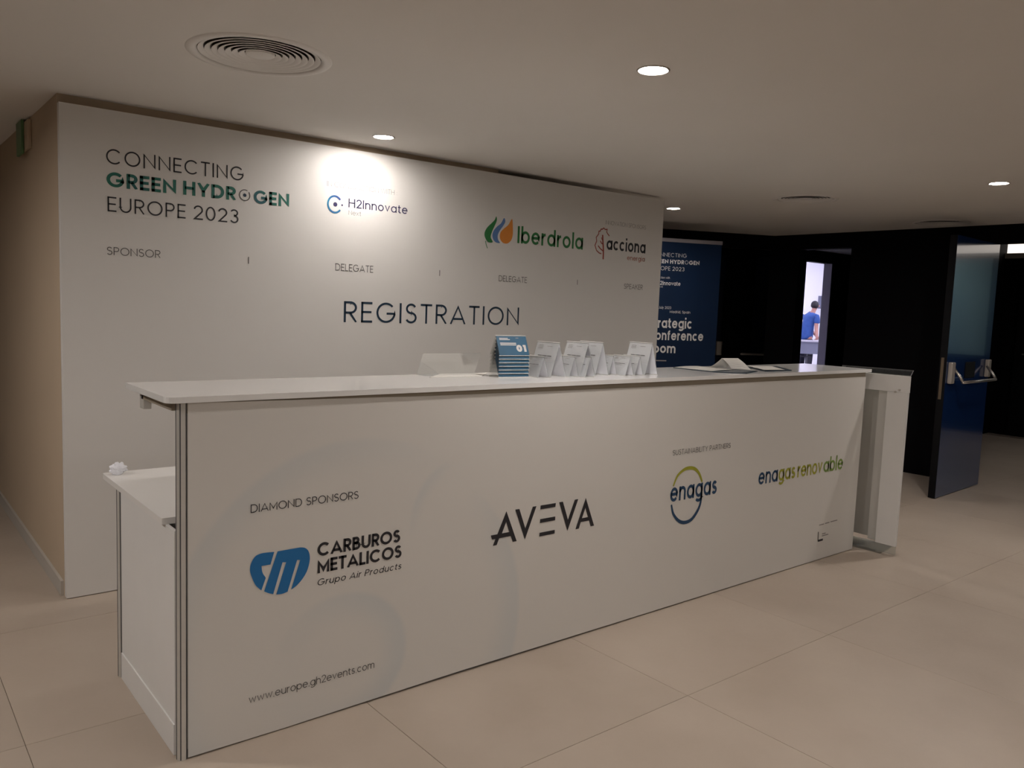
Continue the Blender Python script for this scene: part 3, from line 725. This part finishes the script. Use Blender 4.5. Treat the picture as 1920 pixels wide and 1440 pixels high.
# ================================================================== CARD HOLDERS ON THE WORKTOP
ZT = 1.1083
GR = 'tent card holders on the worktop'
def tent(L, b, h, blue, label, name='card_holder'):
    """origin under the middle, ridge along local x, front face towards local -y"""
    r = bpy.data.objects.new(name, None); COL.objects.link(r); r.empty_display_size = .05
    ORG[r.name] = Vector((0, 0, 0)); tag(r, label, 'card holder', GR)
    sl = math.hypot(b, h); t = .0012
    def plate(mb, s, off, th, x0, x1, v0, v1):   # s=-1 front, 1 back; v along the slope from the foot
        def pt(x, v, o):
            y = s * b * (1 - v / sl); z = h * v / sl
            return Vector((x, y + s * o * h / sl, z + o * b / sl))
        vs = [pt(x, v, o) for o in (off, off + th) for x, v in ((x0, v0), (x1, v0), (x1, v1), (x0, v1))]
        mb.add(vs, [(0, 3, 2, 1), (4, 5, 6, 7), (0, 1, 5, 4), (1, 2, 6, 5), (2, 3, 7, 6), (3, 0, 4, 7)])
    s = MB(); plate(s, -1, .0, t, -L / 2, L / 2, 0, sl); plate(s, 1, .0, t, -L / 2, L / 2, 0, sl)
    s.build('clear_sleeve', 'clear', r)
    for y_, z_ in ((0, h + .0008), (-b, .0013), (b, .0013)):
        MB().tube([(-L / 2, y_, z_), (L / 2, y_, z_)], .0013, 6).build('folded_edge', 'white', r)
    e = .0016
    c = MB(); plate(c, -1, -e if not blue else .0014, .0004, -L / 2 + .002, L / 2 - .002, .003, sl - .003)
    cardf = c.build('card', 'bluecard' if blue else 'paper', r)
    ORG[cardf.name] = Vector((0, 0, 0))
    if not blue:
        c = MB(); plate(c, 1, -e, .0004, -L / 2 + .002, L / 2 - .002, .003, sl - .003); c.build('card', 'paper', r)
    oo = .0022
    def fn(u, v):
        y = -b * (1 - v / sl); z = h * v / sl
        return Vector((u, y - oo * h / sl, z + oo * b / sl))
    k = sl / .157
    if blue:
        stroke(cardf, [(-L * .40, sl * .86), (-L * .12, sl * .86)], .0035, 'whiteink', fn, 'print_line', n=0)
        stroke(cardf, [(-L * .40, sl * .80), (-L * .06, sl * .80)], .0035, 'whiteink', fn, 'print_line', n=0)
        stroke(cardf, [(.02, sl * .88), (.034, sl * .88)], .003, 'inkfaint', fn, 'print_line', n=0)
        stroke(cardf, [(-L * .40, sl * .62), (L * .12, sl * .62)], .0045, 'whiteink', fn, 'print_line', n=0)
        stroke(cardf, [(-L * .40, sl * .54), (L * .12, sl * .54)], .0045, 'whiteink', fn, 'print_line', n=0)
        text(cardf, '01', L * .10, L * .42, sl * .20, sl * .34, .27, 'whiteink', fn, track=.12, label='bold white number 01')
    else:
        for q in (.90, .86, .82): stroke(cardf, [(-L * .36, sl * q), (-L * .16, sl * q)], .0018 * k, 'inkfaint', fn, 'print_line', n=0)
        stroke(cardf, [(L * .02, sl * .88), (L * .24, sl * .88)], .0018 * k, 'inkfaint', fn, 'print_line', n=0)
        for a_, b_ in ((-.30, -.12), (-.10, .10), (.12, .30)): stroke(cardf, [(L * a_, sl * .60), (L * b_, sl * .60)], .0035 * k, 'inkgrey', fn, 'print_line', n=0)
        stroke(cardf, [(-L * .18, sl * .52), (L * .16, sl * .52)], .0018 * k, 'inkfaint', fn, 'print_line', n=0)
    return r
def dup(root, label=None):
    r = root.copy(); COL.objects.link(r)
    if label: r['label'] = label
    def rec(src, dst):
        for ch in list(src.children):
            c = ch.copy(); COL.objects.link(c); c.parent = dst
            rec(ch, c)
    rec(root, r); return r
BIG = [(1.580, .138, -90, 'tall white tent card, first tall one right of the blue stack'),
       (1.747, .130, -92, 'tall white tent card, tallest one in the middle of the row'),
       (1.862, .158, -88, 'tall white tent card half hidden behind the tallest one'),
       (2.137, .104, -90, 'tall white tent card at the right end of the row')]
SML = [(1.508, .150, -92, 'small white tent card just right of the blue stack'),
       (1.668, .134, -90, 'small white tent card between the first two tall ones'),
       (1.740, .108, -90, 'small white tent card tucked under the tallest one'),
       (1.937, .162, -88, 'small white tent card right of the half hidden tall one'),
       (1.995, .110, -90, 'small white tent card in the middle of the low trio'),
       (2.058, .108, -92, 'small white tent card touching the rightmost tall one')]
first = None
for x, yn, a, lb in BIG:
    r = tent(.145, .045, .148, False, lb) if first is None else dup(first, lb)
    first = first or r
    r.location = (x, yn + .0725, ZT); r.rotation_euler = (0, 0, math.radians(a))
first = None
for x, yn, a, lb in SML:
    r = tent(.105, .028, .089, False, lb) if first is None else dup(first, lb)
    first = first or r
    r.location = (x, yn + .0525, ZT); r.rotation_euler = (0, 0, math.radians(a))
first = None
ords = ['lowest', 'second from the bottom', 'third from the bottom', 'middle', 'third from the top', 'second from the top', 'topmost, with the whole number 01 showing']
for k in range(7):
    lb = 'blue tent card, %s of the nested stack' % ords[k]
    r = tent(.148, .040, .082, True, lb, 'blue_card_holder') if first is None else dup(first, lb)
    first = first or r
    r['group'] = 'nested blue tent cards'
    r.location = (1.392, .240 + rnd.uniform(-.0006, .0006), ZT + k * .0150); r.rotation_euler = (0, 0, math.radians(-9 + rnd.uniform(-.5, .5)))

# empty clear holder and loose sheet left of the stack
eh = thing('empty_sign_holder', 'empty clear acrylic sign holder standing left of the blue card stack', 'sign holder', (1.19, .38, ZT))
s = MB(); t = .0012
s.obox((1.19, .392, ZT + .046), (.145, -.003, 0), (0, -.0009, -.0004), (0, -.022, .0455)).build('clear_panel', 'clear', eh)
MB().box((1.045, .352, ZT), (1.335, .422, ZT + .002)).build('clear_foot', 'clear', eh)
MB().tube([(1.048, .3730, ZT + .0915), (1.332, .3670, ZT + .0915)], .0011, 6).build('top_edge', 'clear', eh)
MB().prism([(1.03, .30), (1.17, .425), (1.40, .405), (1.27, .275)], ZT, ZT + .0012).build('loose_sheet', 'sheetpaper', None, label='flat white sheet lying left of the blue card stack', cat='paper')

# folders and leaflet on the right part of the worktop
def rot_rect(cx, cy, a, b, deg):
    c, s_ = math.cos(math.radians(deg)), math.sin(math.radians(deg))
    return [(cx + x * c - y * s_, cy + x * s_ + y * c) for x, y in ((-a, -b), (a, -b), (a, b), (-a, b))]
f1 = thing('open_folder', 'dark folder with pale pages lying open right of the tent cards', 'folder', (2.8, .25, ZT))
MB().prism([(2.650, .398), (2.640, .117), (2.765, .014), (2.960, .085), (2.88, .43)], ZT, ZT + .003).build('cover', 'folder', f1)
mb = MB(); A = Vector((2.655, .395, 0)); Bv = Vector((2.655, .150, 0)); dx = Vector((.235, .030, 0)); nn = 8
for i in range(nn + 1):
    u = i / nn
    for q in (A, Bv):
        p = q + dx * u; mb.v.append(Vector((p.x, p.y, ZT + .0035 + .0025 * math.sin(PI * u))))
for i in range(nn): mb.f.append((2 * i, 2 * i + 1, 2 * i + 3, 2 * i + 2))
o = mb.build('page', 'sheetpaper', f1, smooth=True); md = o.modifiers.new('solid', 'SOLIDIFY'); md.thickness = .0008; md.offset = 1
mb = MB()
TL, TR = Vector((2.886, .262, 1.168)), Vector((2.953, .207, 1.171))
FL, FR = Vector((2.914, .216, 1.1135)), Vector((2.962, .128, 1.1135))
BL, BR = Vector((2.862, .325, 1.1145)), Vector((2.930, .272, 1.1145))
for k in range(7):
    t_ = k / 6; sag = Vector((0, 0, -.006 * math.sin(PI * t_)))
    mb.v += [BL.lerp(TL, t_) + sag, BR.lerp(TR, t_) + sag]
for k in range(1, 7):
    t_ = k / 6; sag = Vector((0, 0, .005 * math.sin(PI * t_)))
    mb.v += [TL.lerp(FL, t_) + sag, TR.lerp(FR, t_) + sag]
mb.v += [FL + Vector((.010, -.022, .0006)), FR + Vector((.014, -.020, .0006))]
for i in range(len(mb.v) // 2 - 1): mb.f.append((2 * i, 2 * i + 1, 2 * i + 3, 2 * i + 2))
o = mb.build('bent_leaflet', 'sheetpaper', None, label='pale leaflet bent up into an arch on the dark folder', cat='leaflet')
md = o.modifiers.new('solid', 'SOLIDIFY'); md.thickness = .0006; md.offset = 1
f2 = thing('brochure', 'dark brochure with pale cover lying near the right end of the worktop', 'brochure', (3.2, .25, ZT))
MB().prism([(3.01, .072), (3.25, .062), (3.45, .285), (3.20, .315)], ZT, ZT + .004).build('cover', 'folder', f2)
mb = MB()
mb.add([(3.015, .082, ZT + .0085), (3.20, .072, ZT + .0048), (3.40, .285, ZT + .0048), (3.195, .312, ZT + .0085)], [(0, 1, 2, 3)])
o = mb.build('page', 'sheetpaper', f2); md = o.modifiers.new('solid', 'SOLIDIFY'); md.thickness = .0006; md.offset = 1

# ================================================================== DISPLAY STAND AT THE RIGHT END
st = thing('display_stand', 'white pedestal stand with clear top and foot at the right end of the counter', 'stand', (4.15, 0, 0))
W = 'white'
MB().box((4.030, -.226, .984), (4.050, .20, 1.083)).build('header_board', W, st, bevel=.002)
MB().box((4.030, -.224, .060), (4.050, -.100, .984)).build('side_board', W, st, bevel=.002)
MB().box((4.075, -.100, .060), (4.090, -.030, .984)).build('inner_board', 'innershade', st)
MB().box((4.135, -.036, .060), (4.150, .16, .984)).build('inner_board', 'innershade_deep', st, label='recessed board with deeper shade put into its grey')
MB().prism([(4.018, .10), (4.022, -.142), (4.128, -.135), (4.282, -.100), (4.205, .127)], .0, .010).build('clear_foot', 'glass', st)
MB().box((4.034, -.222, .010), (4.046, .16, .060)).build('clear_plinth', 'glass', st)
tpq = [(4.028, -.232, 1.085), (4.288, -.128, 1.101), (4.226, .30, 1.101), (4.028, .20, 1.085)]
MB().add(tpq + [(x, y, z + .004) for x, y, z in tpq], [(0, 3, 2, 1), (4, 5, 6, 7), (0, 1, 5, 4), (1, 2, 6, 5), (2, 3, 7, 6), (3, 0, 4, 7)]).build('clear_top', 'glassdark', st)
MB().tube([(4.028, -.232, 1.087), (4.288, -.128, 1.103), (4.226, .30, 1.103)], .002, 6).build('top_edge', 'bannerrail', st)
MB().box((4.09, .10, .010), (4.11, .16, 1.083)).build('rear_support', W, st)
for y, z in ((-.15, .985), (-.172, .998)):
    MB().tube([(4.022, y, z), (4.030, y, z)], .006, 12).build('screw', 'steel', st)

# ================================================================== CEILING FITTINGS
for k, (x, y) in enumerate(LIGHTS):
    lb = ['round lit downlight nearest the viewer, in front of the counter', 'round lit downlight close above the backdrop wall',
          'round lit downlight beyond the right end of the backdrop', 'round lit downlight at the right edge of the view'][k] if k < 4 else 'round lit downlight outside the view, ' + ['left of the counter end', 'behind the viewer near the middle', 'behind the viewer towards the dark wall', 'behind the viewer on the left', 'far behind the viewer near the middle', 'far behind the viewer on the left', 'over the corridor at the left'][k - 4]
    lamp_m = {1: 'lensdim', 10: 'lensbright'}.get(k, 'lens')
    q = thing('downlight', lb, 'light', (x, y, H), 'recessed round downlights')
    MB().lathe([(.0495, .02), (.0495, -.001), (.0525, -.0035), (.0575, -.003), (.0585, 0)], (x, y, H), 48).build('trim_ring', 'steelw', q, smooth=True)
    MB().lathe([(.0005, .0), (.046, .0), (.046, .003), (.0005, .003)], (x, y, H + .001), 32, True, True).build('lens', lamp_m, q)
    MB().lathe([(.0495, 0), (.0495, .05)], (x, y, H + .02), 32, False, True).build('housing', 'white', q)
for k, (x, y, r, n) in enumerate(VENTS):
    lb = ['large round ceiling air vent with concentric rings, upper left', 'round ceiling air vent above the right end of the backdrop', 'round ceiling air vent near the dark wall with the blue door'][k]
    q = thing('ceiling_vent', lb, 'vent', (x, y, H), 'round air vents')
    MB().lathe([(r - .012, .012), (r - .010, -.002), (r + .004, -.006), (r + .022, -.004), (r + .026, 0)], (x, y, H), 72).build('rim', 'vent', q, smooth=True)
    MB().lathe([(r, .012), (r, .13)], (x, y, H), 48, False, True).build('duct', 'ventdark', q)
    st_ = (r - .014 - .050) / n
    for i in range(n):
        ri = r - .014 - i * st_
        MB().lathe([(ri, .000), (ri - .010, .0012), (ri - .0235, .0125), (ri - .025, .0130), (ri - .010, .0024), (ri, .001)], (x, y, H), 64).build('louvre_ring', 'vent', q, smooth=True)
    MB().lathe([(.0005, .0), (.044, .0), (.050, .003), (.050, .008)], (x, y, H), 48, True, False).build('centre_disc', 'vent', q, smooth=True)
    m_ = MB()
    for a in (0, PI / 2): m_.obox((x, y, H + .022), Vector((math.cos(a), math.sin(a), 0)) * r, Vector((-math.sin(a), math.cos(a), 0)) * .002, (0, 0, .003))
    m_.build('spider_bar', 'ventdark', q)

for vx, vy, vm, vl in ((8.7, -.6, 'lensdim', 'added inside the vestibule to brighten its floor'), (10.0, -1.5, 'lensdim', 'added deeper in the vestibule to light the reflected wall')):  # unseen lamps added to light the vestibule floor and the reflected wall
    q = thing('downlight', 'round lit downlight ' + vl, 'light', (vx, vy, 2.47), 'recessed round downlights')
    MB().lathe([(.0495, -.001), (.0585, -.004), (.0585, 0)], (vx, vy, 2.47), 32).build('trim_ring', 'steelw', q)
    MB().lathe([(.0005, -.004), (.048, -.004), (.048, -.001), (.0005, -.001)], (vx, vy, 2.47), 32, True, True).build('lens', vm, q)
# exit sign box high on the left return wall
q = thing('exit_sign', 'small green sign box high on the left side wall below the ceiling', 'sign', (-.06, 2.58, 2.11))
MB().box((-.052, 2.30, 2.098), (-.0345, 2.66, 2.236)).build('housing', 'wallbeige', q, bevel=.004)
MB().box((-.066, 2.40, 2.080), (-.053, 2.56, 2.246)).build('green_plate', 'signgreen', q, bevel=.003)

# ================================================================== BLUE OPEN DOOR
bl = thing('door_1', 'open blue door leaf with steel push bar, right of the counter', None, (6.87, .38, 0))
bl['kind'] = 'structure'
a_ = Vector((5.892, .344, 0)); e_ = (Vector((6.86, .392, 0)) - a_); Lr = e_.length; e_.normalize(); nd = Vector((e_.y, -e_.x, 0))
def dbox(s0, s1, o0, o1, z0, z1):
    c = a_ + e_ * (s0 + s1) / 2 + nd * (o0 + o1) / 2 + Vector((0, 0, (z0 + z1) / 2))
    return MB().obox(c, e_ * (s1 - s0) / 2, nd * (o1 - o0) / 2, Vector((0, 0, (z1 - z0) / 2)))
dbox(.004, Lr, -.05, 0, .006, 2.085).build('leaf', 'bluedoor', bl)
dbox(0, .004, -.052, .001, .006, 2.085).build('edge_strip', 'blackdoor', bl)
dbox(-.003, 0, -.040, -.018, .80, 1.13).build('lock_plate', 'brass', bl)
dbox(.035, .105, 0, .035, .925, 1.095).build('push_bar_bracket', 'steelw', bl, bevel=.008)
dbox(.86, .92, 0, .035, .955, 1.105).build('push_bar_bracket', 'steelw', bl, bevel=.008)
for s_ in (.11, .865):
    p0 = a_ + e_ * s_ + nd * .018; 
    MB().tube([p0 + Vector((0, 0, 1.05)), p0 + nd * .05 + Vector((0, 0, .985)), p0 + nd * .075 + Vector((0, 0, .945))], .011, 8).build('push_bar_arm', 'steel', bl, smooth=True)
p0 = a_ + nd * .093 + Vector((0, 0, .940))
MB().tube([p0 + e_ * .11, p0 + e_ * .865], .012, 10).build('push_bar', 'steel', bl, smooth=True)
dbox(.40, .62, .0, .006, .96, 1.09).build('dark_patch', 'blackdoor', bl)  # dark rectangle on the leaf between the bar brackets

# dark door with push bar in the diagonal recess
b2 = thing('door_2', 'dark navy door with push bar behind the blue banner', None, tuple(o2))
b2['kind'] = 'structure'
def ebox(s0, s1, o0, o1, z0, z1):
    c = o2 + d2 * (s0 + s1) / 2 + n2 * (o0 + o1) / 2 + Vector((0, 0, (z0 + z1) / 2))
    return MB().obox(c, d2 * (s1 - s0) / 2, n2 * (o1 - o0) / 2, Vector((0, 0, (z1 - z0) / 2)))
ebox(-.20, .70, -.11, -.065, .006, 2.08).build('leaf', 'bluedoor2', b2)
ebox(-.115, -.015, -.065, -.02, .935, 1.095).build('push_bar_bracket', 'steelw', b2, bevel=.008)
ebox(.56, .63, -.065, -.02, .985, 1.11).build('push_bar_bracket', 'steelw', b2, bevel=.008)
MB().tube([o2 + Vector((0, 0, .957)) - d2 * .0, o2 + d2 * .62 + Vector((0, 0, .957))], .013, 8).build('push_bar', 'steelw', b2, smooth=True)
for s_ in (.01, .61):
    MB().tube([o2 + d2 * s_ - n2 * .045 + Vector((0, 0, 1.02)), o2 + d2 * s_ + Vector((0, 0, .957))], .010, 8).build('push_bar_arm', 'steelw', b2)
# vestibule far door leaf with thin bar
b3 = thing('door_3', 'black door with thin steel bar across the vestibule', None, (10.68, 1.0, 0)); b3['kind'] = 'structure'
MB().box((10.66, .4, .006), (10.698, 1.5, 2.1)).build('leaf', 'blackdoor', b3)
MB().tube([(10.62, .5, 1.046), (10.62, 1.40, 1.046)], .010, 8).build('push_bar', 'steel', b3)
for y in (.55, 1.35): MB().box((10.615, y - .015, 1.035), (10.66, y + .015, 1.06)).build('push_bar_arm', 'steelw', b3)
MB().tube([(10.64, 1.42, 1.985), (10.66, 1.42, 1.985)], .035, 16).build('viewer', 'steelw', b3)

# ================================================================== ROLL-UP BANNER
bo = Vector((5.633, 2.347, 0)); bdv = Vector((.91261, -.40883, 0)); bn = Vector((-.40883, -.91261, 0))
ru = thing('rollup_banner', 'navy roll-up banner with white lettering behind the right end of the backdrop', 'banner', tuple(bo - bdv * .4))
def rb(s0, s1, o0, o1, z0, z1):
    c = bo + bdv * (s0 + s1) / 2 + bn * (o0 + o1) / 2 + Vector((0, 0, (z0 + z1) / 2))
    return MB().obox(c, bdv * (s1 - s0) / 2, bn * (o1 - o0) / 2, Vector((0, 0, (z1 - z0) / 2)))
sheet = rb(-.79, .0, -.0015, 0, .085, 2.062).build('banner_sheet', 'banner', ru)
rb(-.795, .005, -.012, .008, 2.055, 2.090).build('top_rail', 'bannerrail', ru, bevel=.004)
rb(-.80, .01, -.06, .05, .012, .09).build('base_cassette', 'bannerrail', ru, bevel=.01)
rb(-.44, -.40, -.05, -.03, .05, 2.07).build('support_pole', 'alu', ru)
for s_ in (-.70, -.08): rb(s_ - .02, s_ + .02, -.16, .13, .0, .012).build('foot', 'bannerrail', ru)
Bn = lambda u, v: bo + bdv * u + bn * .0015 + Vector((0, 0, v))
sl_ = -.714; kk = .57
for t, x0, x1, zb, cap, w_, tr in (
        ('CONNECTING', sl_, -.359, 1.918, .036, .10, .20), ('GREEN', sl_, sl_ + .171, 1.856, .038, .22, .13),
        ('HYDR', sl_ + .189, sl_ + .332, 1.856, .038, .22, .13), ('GEN', sl_ + .384, -.224, 1.856, .038, .22, .13),
        ('EUROPE', sl_, sl_ + .196, 1.792, .037, .10, .20), ('2023', sl_ + .217, -.375, 1.792, .037, .12, .18),
        ('In conjunction with', sl_, -.518, 1.715, .020, .11, .13), ('H2Innovate', sl_ + .07, -.407, 1.656, .038, .16, .13),
        ('Next', sl_ + .07, -.585, 1.632, .018, .10, .13),
        ('July 2023', sl_ + .10, -.489, 1.436, .024, .12, .15), ('Madrid, Spain', -.50, -.289, 1.400, .024, .12, .13),
        ('Strategic', sl_, -.263, 1.258, .096, .18, .12), ('Conference', sl_, -.138, 1.145, .092, .18, .12), ('Room', sl_, -.420, 1.024, .090, .18, .12)):
    text(sheet, t, x0, x1, zb, cap, w_, 'whiteink', Bn, track=tr, label='white printed line on the banner')
ring(sheet, sl_ + .358, 1.875, .016, .004, 'whiteink', Bn, 60, 400)
stroke(sheet, [(sl_, .951), (-.508, .951)], .010, 'inkfaint', Bn, 'print_line', n=0)

# ================================================================== BRIGHT ROOM: TABLE, SPEAKER, PERSON
rr_ = Vector((.7765, -.630, 0)); ff = Vector((.633, .774, 0))
tc = Vector((14.99, 6.93, 0)) - Vector((0, 0, 0))
tb = thing('high_table', 'grey high table with front panel in the bright room', 'table', tuple(tc))
def tbx(u0, u1, v0, v1, z0, z1):
    c = tc + rr_ * (u0 + u1) / 2 + ff * (v0 + v1) / 2 + Vector((0, 0, (z0 + z1) / 2))
    return MB().obox(c, rr_ * (u1 - u0) / 2, ff * (v1 - v0) / 2, Vector((0, 0, (z1 - z0) / 2)))
tbx(-.9, .9, -.05, .24, .895, .930).build('table_top', 'roomfloor', tb, bevel=.004)
tbx(-.88, .88, -.02, .01, .640, .895).build('front_panel', 'tablegrey', tb)
tbx(-.70, .08, .02, .06, .565, .590).build('cross_bar', 'blackplastic', tb)
for u in (-.82, .80): tbx(u - .03, u + .03, .16, .21, 0, .895).build('leg', 'blackplastic', tb)
tbx(.03, .12, .05, .12, 0, .640).build('leg', 'blackplastic', tb)
sc_ = Vector((17.08, 7.66, 0))
sp = thing('wall_speaker', 'grey loudspeaker box with black front on the far wall of the bright room', 'speaker', (17.05, 7.72, 1.78))
MB().box((16.93, 7.80, 1.63), (17.2, 7.90, 1.93)).build('cabinet', 'speakergrey', sp, bevel=.004)
MB().box((16.92, 7.50, 1.63), (17.2, 7.80, 1.93)).build('grille', 'blackplastic', sp, bevel=.004)

def skin_mesh(name, nodes, edges, m_, parent, base, sub=2, root=0):
    me = bpy.data.meshes.new(name)
    pts = []
    for (u, v, z, r) in nodes:
        p = base + rr_ * u + ff * v + Vector((0, 0, z)) - org(parent); pts.append(tuple(p))
    me.from_pydata(pts, edges, []); me.update()
    o = bpy.data.objects.new(name, me); COL.objects.link(o)
    md = o.modifiers.new('skin', 'SKIN'); md.use_smooth_shade = True; md.branch_smoothing = .6
    if not me.skin_vertices:
        bpy.context.view_layer.objects.active = o
        try: bpy.ops.mesh.customdata_skin_add()
        except Exception: pass
    sv = me.skin_vertices[0].data
    for i, nd_ in enumerate(nodes):
        r = nd_[3]; rx, ry = (r if isinstance(r, tuple) else (r, r))
        sv[i].radius = (rx, ry); sv[i].use_root = (i == root)
    s2 = o.modifiers.new('sub', 'SUBSURF'); s2.levels = sub; s2.render_levels = sub
    bpy.context.view_layer.update()
    m2 = bpy.data.meshes.new_from_object(o.evaluated_get(bpy.context.evaluated_depsgraph_get()))
    bpy.data.objects.remove(o)
    for p in m2.polygons: p.use_smooth = True
    m2.materials.clear(); m2.materials.append(M[m_])
    q = bpy.data.objects.new(name, m2); COL.objects.link(q); q.parent = parent; ORG[q.name] = org(parent)
    return q
pb = Vector((15.375, 7.20, 0))
pe = thing('person', 'person in a blue t-shirt seen from behind, leaning on the table in the bright room', 'person', tuple(pb))
nodes = [(-.02, 0, .98, .10), (0, 0, 1.12, .10), (.02, 0, 1.30, .105), (.05, .0, 1.45, .065), (.11, .02, 1.54, .052), (.14, .03, 1.60, .065), (.155, .05, 1.670, .090), (.155, .055, 1.735, .064)]
edges = [(i, i + 1) for i in range(7)]
def chain(nodes, edges, start, pts):
    prev = start
    for p in pts:
        nodes.append(p); edges.append((prev, len(nodes) - 1)); prev = len(nodes) - 1
    return prev
wr = chain(nodes, edges, 3, [(.14, -.12, 1.44, .045), (.14, -.16, 1.17, .042), (.13, -.235, 1.03, .032), (.13, -.25, .965, .026), (.135, -.235, .945, .030)])
for k in range(4):
    chain(nodes, edges, wr, [(.135 + .018 * (k - 1.5), -.20, .945, .009), (.137 + .021 * (k - 1.5), -.165 - .006 * abs(k - 1.3), .942, .008)])
chain(nodes, edges, wr, [(.10, -.23, .945, .009), (.085, -.205, .942, .008)])
wl = chain(nodes, edges, 3, [(-.02, .15, 1.45, .045), (.10, .25, 1.22, .042), (.24, .18, 1.05, .032), (.30, .08, .965, .026), (.30, .05, .946, .030)])
for k in range(4):
    chain(nodes, edges, wl, [(.30 + .018 * (k - 1.5), .015, .945, .009), (.30 + .021 * (k - 1.5), -.02, .942, .008)])
chain(nodes, edges, wl, [(.265, .04, .945, .009), (.25, .015, .942, .008)])
for s_, u0, v0 in ((1, .03, -.10), (-1, -.06, .10)):
    chain(nodes, edges, 0, [(u0, v0, .88, .085), (u0 + .01, v0 - .02, .50, .058), (u0, v0, .11, .040), (u0 + .02, v0 + .02, .045, .036), (u0 + .11, v0 + .09, .030, .026)])
chain(nodes, edges, 6, [(.210, .120, 1.668, .016)])            # nose
body = skin_mesh('body', nodes, edges, 'skin', pe, pb)
sn = [(-.02, 0, .885, .150), (-.01, 0, 1.05, .152), (.0, 0, 1.18, .146), (.02, 0, 1.36, .150), (.05, .0, 1.48, .105), (.09, .015, 1.530, .068)]
se = [(i, i + 1) for i in range(5)]
chain(sn, se, 4, [(.145, -.12, 1.45, .078), (.150, -.15, 1.27, .068)])
chain(sn, se, 4, [(-.025, .15, 1.46, .075), (.07, .21, 1.28, .066)])
skin_mesh('tshirt', sn, se, 'shirt', pe, pb)
tn = [(-.02, 0, .96, .145)]; te = []
for s_, u0, v0 in ((1, .03, -.10), (-1, -.06, .10)):
    chain(tn, te, 0, [(u0, v0, .86, .100), (u0 + .01, v0 - .02, .50, .078), (u0, v0, .12, .060)])
skin_mesh('trousers', tn, te, 'trousers', pe, pb)
hn = [(.118, .005, 1.610, .060), (.132, .015, 1.665, .094), (.145, .032, 1.725, .082), (.160, .055, 1.750, .064)]
skin_mesh('hair', hn, [(0, 1), (1, 2), (2, 3)], 'hair', pe, pb)
for s_ in (-1, 1):
    c = pb + rr_ * (.157 + s_ * .062) + ff * (.05 - s_ * .062) + Vector((0, 0, 1.665))
    mb = MB(); mb.lathe([(.001, .020), (.010, .017), (.014, 0), (.010, -.016), (.001, -.022)], c, 12); mb.build('ear', 'skin', pe, smooth=True)
for s_, u0, v0 in ((1, .03, -.10), (-1, -.06, .10)):
    c = pb + rr_ * (u0 + .05) + ff * (v0 + .04)
    dd = (rr_ * .8 + ff * .6)
    mb = MB(); mb.tube([c - dd * .11 + Vector((0, 0, .045)), c + Vector((0, 0, .048)), c + dd * .10 + Vector((0, 0, .035)), c + dd * .14 + Vector((0, 0, .03))], [.035, .045, .035, .015], 12)
    mb.build('shoe', 'blackplastic', pe, smooth=True)
